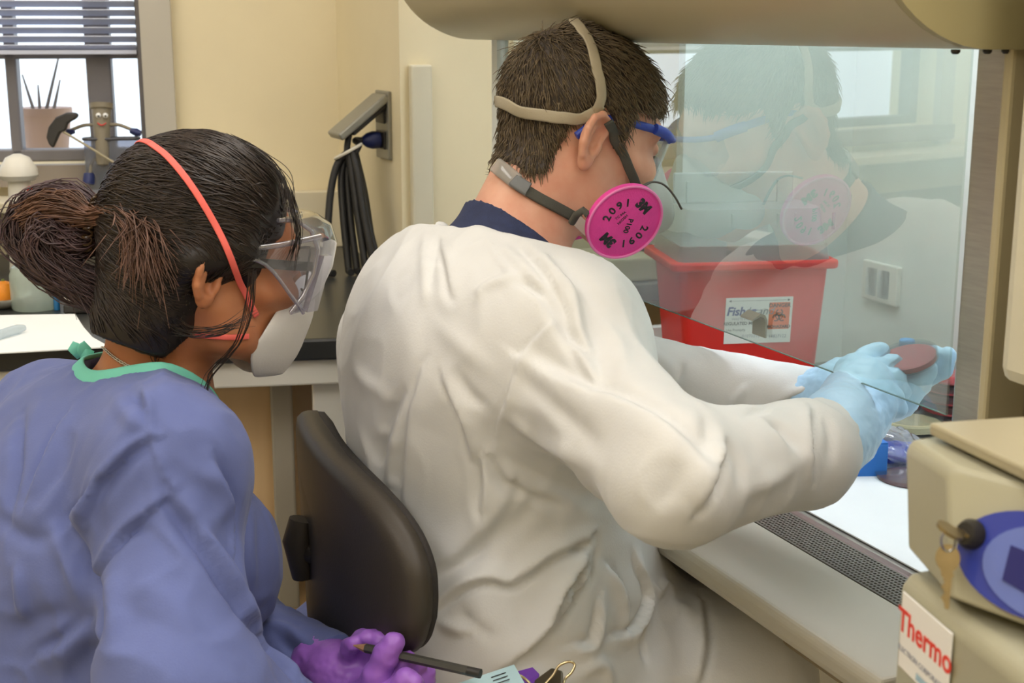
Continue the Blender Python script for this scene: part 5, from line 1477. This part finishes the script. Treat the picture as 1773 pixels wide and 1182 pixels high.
# tall white dispenser
b4 = stand(46, 478)
dsp = thing('dispenser_bottle', 'white dispenser bottle with mushroom-shaped top near the window', 'dispenser', b4)
hz_ = P(40, 262, (b4 - CAMP).dot(Vector((0, CT, -ST)))).z - b4.z
lathe('bottle', [(0, 0), (.024, 0), (.026, .006), (.020, hz_ * .45), (.0175, hz_ * .8), (0, hz_ * .8)], Matrix.Translation(b4), M_WHITE, dsp, 24)
lathe('cap', [(0, hz_ * .78), (.026, hz_ * .79), (.031, hz_ * .83), (.030, hz_ * .88), (.019, hz_ * .97), (.006, hz_), (0, hz_)], Matrix.Translation(b4), M_WHITE, dsp, 28)
lathe('red_dot', [(0, 0), (.005, 0), (.005, .003), (0, .003)], axis_frame(b4 + Vector((.019, -.01, hz_ * .72)), Vector((.9, -.4, 0))), M_RED, dsp, 12)
# ledge under the window and the toy standing on it
zl_ = whit(350, 333, -.03).z
box('ledge', (XL, -.13, zl_ - .02), (w_r + .22, -.0305, zl_), mat('cream splashback', ''), ctr, MB, .003)
def onledge(px, y=-.07): v = hit(MB, 2, zl_ + .0005, px, 300); p = hit(MB, 1, y, px, 330); return MB @ Vector((p.x, y, zl_ + .0005))
t0 = onledge(160)
sau = thing('plate', 'small white plate on the ledge under the window', 'plate', t0)
lathe('disc', [(0, 0), (.024, 0), (.040, .007), (.041, .009), (.026, .005), (0, .004)], Matrix.Translation(t0), M_WHITE, sau, 28); lathe('foot', [(0, -.0003), (.02, -.0003), (.02, .001), (0, .001)], Matrix.Translation(t0), M_WHITE, sau, 20)
dt = (t0 - CAMP).dot(Vector((0, CT, -ST)))
def D(px, py, dz=0): return P(px, py, dt + dz)
toy = thing('tube_figure', 'grey bendy tube figure with eyes, red mouth and blue boots by the window', 'toy', t0 + Vector((0, 0, .01)))
M_TOYG = mat('toy grey', '#857d6c', .5, var=.06)
lathe('body', [(0, 0), (.010, .003), (.012, .02), (.0155, .078), (.0170, .102), (.020, .103), (.021, .112), (0, .112)], axis_frame(D(178, 288), D(175, 174) - D(178, 288), (1, 0, 0)), M_TOYG, toy, 24)
bdir = (CAMP - D(176, 200)).normalized()
for sx in (-6, 6):
    e = lathe('eye', [(0, -.003), (.0045, -.002), (.0048, .0), (.003, .0028), (0, .0035)], axis_frame(D(176.5 + sx, 200, -.0165), bdir), M_PAPER, toy, 14)
    lathe('pupil', [(0, 0), (.0018, 0), (0, .001)], axis_frame(D(176.5 + sx, 201, -.0202), bdir), M_DARK, e, 8)
tube('mouth', catmull([D(169, 213, -.0165), D(176, 217, -.0175), D(184, 213, -.0165)], 4), .0013, mat('toy red', '#c2302a', .5), toy, seg=6)
tube('arm', catmull([D(165, 216), D(145, 217), D(126, 224), D(120, 227)], 5), .0032, M_TOYG, toy, seg=8)
tube('arm', catmull([D(188, 216), D(205, 216), D(222, 222), D(230, 226)], 5), .0032, M_TOYG, toy, seg=8)
tube('hand', [D(116, 226), D(121, 229), D(129, 227)], [.004, .0058, .004], M_BLUEP, toy, seg=8)
tube('hand', [D(226, 226), D(236, 229), D(244, 231)], [.005, .0075, .005], M_BLUEP, toy, seg=8)
tube('leg', catmull([D(175, 284), D(164, 276), D(158, 285), D(156, 303)], 5), .0028, M_TOYG, toy, seg=8)
tube('leg', catmull([D(181, 284), D(192, 278), D(202, 290), D(206, 303)], 5), .0028, M_TOYG, toy, seg=8)
for x in (154, 208): tube('boot', [D(x, 300), D(x, 308), D(x - 1, 318)], [.009, .0105, .0105], M_BLUEP, toy, seg=12)
tool = thing('t_handle_tool', 'black curved T-handle tool held up by the tube figure', 'tool', D(205, 286, -.03))
kid = [(84, 250), (79, 238), (83, 220), (96, 203), (114, 195), (130, 195), (135, 200), (130, 206), (116, 214), (113, 226), (103, 230), (95, 248), (91, 257)]
prism('handle', [D(a, b, -.03) for a, b in kid], Vector((0, .012, 0)), M_DARK, tool, None, .003)
tube('shaft', [D(110, 228, -.024), D(160, 258, -.024), D(214, 292, -.024)], .0022, mat('brass rod', '#a89f86', .35, .6), tool, seg=8)
tray = thing('wire_tray', 'low clear tray with dark rim in front of the window', 'tray', onledge(215, -.05))
q0 = MB.inverted() @ onledge(150, -.05); q1 = MB.inverted() @ onledge(246, -.05); zr0 = (MB.inverted() @ P(200, 238, dt + .03)).z
bm = bmesh.new(); tr_ = [rrect(q0.x, q1.x, -.06, -.033, zz, .012) for zz in (zl_ + .001, zr0)]
loft('wall', [[v for v in r] for r in tr_], thin_glass('smoky tray', '#c9ccd6', 1.45, haze=.3, haze_col='#b9bcc4'), tray, MB)
tube('rim', [MB @ v for v in tr_[1] + tr_[1][:1]], .003, mat('dark rim', '#46464c', .5), tray, seg=6)
bm.free()
# plant pot and rods outside the window
ext = tag(box('trim_2', (w_l - .1, .145, w_b - .08), (w_r + .1, .5, w_b - .05), M_OFFW, None, MB), 'pale exterior ledge outside the window', kind='structure')
pz = MB @ Vector((hit(MB, 1, .3, 82, 250).x, .3, w_b - .0495))
pot = thing('plant_pot', 'pale pot with bare stems outside the window', 'plant pot', pz)
lathe('pot', [(0, 0), (.035, 0), (.05, .12), (.053, .12), (.053, .135), (.046, .135), (0, .125)], Matrix.Translation(pz), mat('pink clay', '#b59a92', .7), pot, 24)
for dx, hh, tx in ((-.02, .08, -.02), (.0, .13, .04), (.015, .07, .02), (-.01, .06, .0)):
    tube('stem', [pz + Vector((dx, 0, .12)), pz + Vector((dx + tx * .5, 0, .12 + hh * .5)), pz + Vector((dx + tx, 0, .12 + hh))], [.004, .003, .0015], mat('grey stem', '#77777f', .7), pot, seg=6)

# ------------------------------------------------------------------ narrow bench and instrument beyond the side window of the cabinet
uI = UF + .045
i0, i1 = hit(MC, 1, uI, 1022, 495), hit(MC, 1, uI, 1175, 440)
zb_ = i0.z
nbn = thing('narrow_bench', 'narrow grey bench between the cabinet and the far wall', 'bench', MC @ Vector((.15, UF + .14, 0)), yaw=math.radians(22.7))
box('bench_top', (-.04, UF + .03, zb_ - .03), (.62, u_ret - .005, zb_ - .0005), mat('grey bench top', '#807d74', .5), nbn, MC, .003)
for vv in (-.02, .56): box('leg', (vv, UF + .06, 0), (vv + .04, UF + .1, zb_ - .03), M_WHITE, nbn, MC)
ins = thing('bench_instrument', 'cream instrument with knobs seen through the cabinet side window', 'instrument', MC @ Vector(((i0.x + i1.x) / 2, uI, zb_)), yaw=math.radians(22.7))
box('base_unit', (i0.x, uI, zb_), (i1.x + .05, uI + .12, i1.z), mat('cream instrument', '#c3bda3', .45), ins, MC, .006, 3)
k0_, k1_ = hit(MC, 1, uI + .05, 1096, 445), hit(MC, 1, uI + .05, 1190, 398)
box('control_head', (k0_.x, uI + .05, i1.z + .0005), (k1_.x + .03, uI + .12, k1_.z), mat('pale control head', '#cfcabb', .45), ins, MC, .004)
for px in (1112, 1126):
    c = hit(MC, 1, uI + .05, px, 428); lathe('knob', [(0, 0), (.006, 0), (.005, .008), (0, .008)], MC @ axis_frame(c, (0, -1, 0)), mat('brown knob', '#6b5a50', .5), ins, 14)
tri = [hit(MC, 1, uI - .001, *q) for q in ((1026, 458), (1042, 450), (1044, 482), (1030, 478))]
prism('side_vent', tri, (0, .0009, 0), mat('vent shade', '#6f6a5c', .6), ins, MC)

# ------------------------------------------------------------------ things inside the cabinet
M_DISH = thin_glass('dish plastic', '#f3f5f6', 1.22, haze=.03, haze_col='#eef0f2')
def dish(label, base, agar, r=.044, n=1, h=.0145, M=None, group=None, lid=True, fill=.26):
    for i in range(n):
        Mt = (M or Matrix.Translation(base)) @ Matrix.Translation((0, 0, i * h))
        lb = label[i] if isinstance(label, list) else label
        t = thing('petri_dish', lb, 'petri dish', Mt.translation, group)
        lathe('bottom', [(0, .0002), (r * .96, .0002), (r * .96, h * .8), (r * .945, h * .8), (r * .945, .0016), (0, .0016)], Mt, M_DISH, t, 40)
        lathe('agar', [(0, .0018), (r * .94, .0018), (r * .94, h * fill), (0, h * fill)], Mt, agar, t, 40)
        if lid: lathe('lid', [(r, h * .25), (r * 1.01, h * .25), (r * 1.01, h * .97), (0, h * .97), (0, h * .90), (r, h * .90)], Mt, M_DISH, t, 40)
M_AGR = mat('blood agar', '#d63038', .5, var=.06); M_AGC = mat('cream agar', '#e0cf9f', .3, var=.03); M_AGB = mat('chocolate agar', '#6d3b30', .25, var=.08)
zp = ZW + .0045
ordn = ['bottom', 'second', 'third', 'fourth', 'fifth', 'topmost']
dish(['red agar petri dish, %s of the stack beside the steel jamb' % o_ for o_ in ordn], PZ(1648, 745, zp), M_AGR, .045, 6, group='stack beside the jamb')
dish(['red agar petri dish, %s of the shorter stack behind the gloved hands' % o_ for o_ in ordn[:3]], PZ(1600, 722, zp), M_AGR, .040, 3, group='shorter stack of dishes')
dish(['cream agar petri dish, %s of two behind the blue bag' % o_ for o_ in ('lower', 'upper')], PZ(1575, 760, zp), M_AGC, .042, 2, h=.016, group='cream dishes', fill=.6)
dish('dark brown agar petri dish nearest the front of the cabinet', PZ(1578, 838, zp), M_AGB, .044, fill=.6)
hcen = P(1574, 628, 1.338); hn = ((CAMP - hcen).normalized() * .22 + Vector((-.25, .1, 1)).normalized() * .75).normalized()
dish('red agar petri dish held between two blue-gloved hands', hcen, M_AGR, .0285, M=axis_frame(hcen, hn), h=.011, lid=True, fill=.6)
bb = PZ(1492, 826, ZW + .0042)
bxb = thing('blue_box', 'blue cardboard box on the cabinet pad beside the white sleeve', 'box', bb, yaw=math.radians(22.7))
hB = .048
o = box('carton', (-.024, -.02, 0), (.024, .045, hB), mat('blue card', '#2f74c8', .5), bxb, frame(bb, math.radians(8)), .0015); box('flap', (-.023, -.0195, hB + .0003), (.023, .044, hB + .0015), mat('blue card', ''), bxb, frame(bb, math.radians(8)))
text('lettering', 'BIOHAZARD', .006, frame(bb, math.radians(8)) @ Matrix.Translation((.002, -.0203, .012)) @ Matrix.Rotation(math.pi / 2, 4, 'X'), M_NAVYINK, o, depth=.0003) if False else None
gb = PZ(1552, 806, ZW + .0042)
def bag_f(p):
    d = ellip(p, (0, 0, .020), (.042, .034, .020)); d = smin(d, ellip(p, (-.018, .0, .040), (.034, .026, .010)), .01)
    return d + .003 * np.sin(p[:, 0] * 210) * np.sin(p[:, 1] * 260 + 1) + .002 * np.sin(p[:, 2] * 300 + p[:, 0] * 120)
V, Q = surface(bag_f, (-.07, -.06, -.01), (.07, .06, .07), .0025)
bag = thing('plastic_bag', 'clear plastic bag holding a blue pack next to the blue box', 'bag', gb)
np_mesh('film', xf(Matrix.Translation(gb), V + np.array([0, 0, .002])), Q, thin_glass('bag film', '#eef2fa', 1.6, haze=.25, haze_col='#eef2f8', gain=3), bag)
def blue_f(p): return ellip(p, (0, 0, .015), (.036, .029, .013)) + .0015 * np.sin(p[:, 0] * 190 + 1) * np.sin(p[:, 1] * 200)
V, Q = surface(blue_f, (-.06, -.05, -.005), (.06, .05, .05), .0025)
np_mesh('blue_pack', xf(Matrix.Translation(gb), V + np.array([0, 0, .002])), Q, mat('blue wrap', '#2c3fa8', .35, var=.2, vscale=120), bag)
bt = PZ(1562, 726, ZW + .003)
btl = thing('reagent_bottle', 'small clear bottle with pale blue cap behind the held dish', 'bottle', bt)
hb_ = P(1562, 580, (bt - CAMP).dot(Vector((0, CT, -ST)))).z - bt.z
lathe('bottle', [(0, 0), (.016, 0), (.017, .003), (.017, hb_ * .68), (.009, hb_ * .78), (.009, hb_ * .82), (0, hb_ * .82)], Matrix.Translation(bt), thin_glass('bottle blue', '#cfe6f6', 1.5, haze=.35, haze_col='#7fb4e4'), btl, 20)
lathe('cap', [(0, hb_ * .82), (.0108, hb_ * .82), (.0108, hb_ * .985), (.0095, hb_), (0, hb_)], Matrix.Translation(bt), mat('pale blue cap', '#5f9fd8', .4), btl, 20)

# ------------------------------------------------------------------ in the woman's lap
pen0, pen1 = P(612, 1117, 1.256), P(832, 1166, 1.205)
pn = thing('pencil', 'dark pencil held in purple-gloved fingers', 'pencil', pen0)
pd_ = (pen1 - pen0)
tube('barrel', [pen0 + pd_ * .10, pen0 + pd_ * .9], .0042, mat('dark pencil', '#35342f', .4, var=.1), pn, seg=6, smooth=False)
tube('tip', [pen0, pen0 + pd_ * .099], [.0006, .0042], mat('pencil wood', '#8d6a50', .6), pn, seg=6)
tube('end_cap', [pen0 + pd_ * .901, pen1], .0044, M_DARK, pn, seg=8)
cbA, cbB = P(770, 1190, 1.20), P(890, 1150, 1.27)
clp = thing('clipboard', 'brown clipboard with pale blue form resting on the lap', 'clipboard', cbA)
sheet = [cbA, cbB, P(914, 1192, 1.23), P(960, 1330, 1.12), P(800, 1345, 1.08)]
prism('board', [v + Vector((0, 0, -.006)) + (sheet[3] - v) * .03 for v in sheet], (0, 0, .004), mat('brown hardboard', '#6b5238', .6, var=.1), clp)
prism('form_sheet', sheet, (0, 0, -.001), mat('pale blue form', '#b3d0d6', .7, var=.02), clp)
ux = (cbB - cbA).normalized(); uy = (sheet[2] - cbB).normalized()
for i in range(3):
    c0_ = cbA.lerp(cbB, .62) + uy * (.008 + .006 * i) + Vector((0, 0, .0003)); c1_ = c0_ + ux * .02
    prism('printed_line', [c0_, c1_, c1_ + uy * .0012, c0_ + uy * .0012], (0, 0, .0002), M_INK, clp)
pcd = prism('purple_card', [P(893, 1166, 1.275), P(922, 1158, 1.285), P(934, 1170, 1.28), P(925, 1190, 1.26), P(895, 1190, 1.255)], (0, 0, .002), mat('purple card', '#6b2fa0', .5))
tag(pcd, 'purple card tucked beside the clipboard', 'card')
bc = thing('binder_clip', 'large metal binder clip at the corner of the clipboard', 'clip', P(945, 1180, 1.26))
M_CLIP = mat('bronze clip', '#5b5243', .35, .7); M_WIRE = mat('pale wire', '#cdbb94', .25, .9)
prism('clip_body', [P(925, 1176, 1.265), P(955, 1154, 1.275), P(975, 1160, 1.27), P(975, 1190, 1.25), P(925, 1196, 1.25)], (0, .004, -.012), M_CLIP, bc, None, .002)
tube('wire_handle', catmull([P(942, 1186, 1.255), P(958, 1168, 1.26), P(968, 1152, 1.265), P(985, 1145, 1.265), P(995, 1150, 1.265), P(990, 1163, 1.262), P(978, 1176, 1.26), P(976, 1192, 1.25)], 5), .0013, M_WIRE, bc, seg=8)
tube('wire_handle', catmull([P(886, 1190, 1.25), P(893, 1172, 1.255), P(902, 1170, 1.257), P(915, 1180, 1.257), P(925, 1192, 1.25)], 5), .0013, M_WIRE, bc, seg=8)
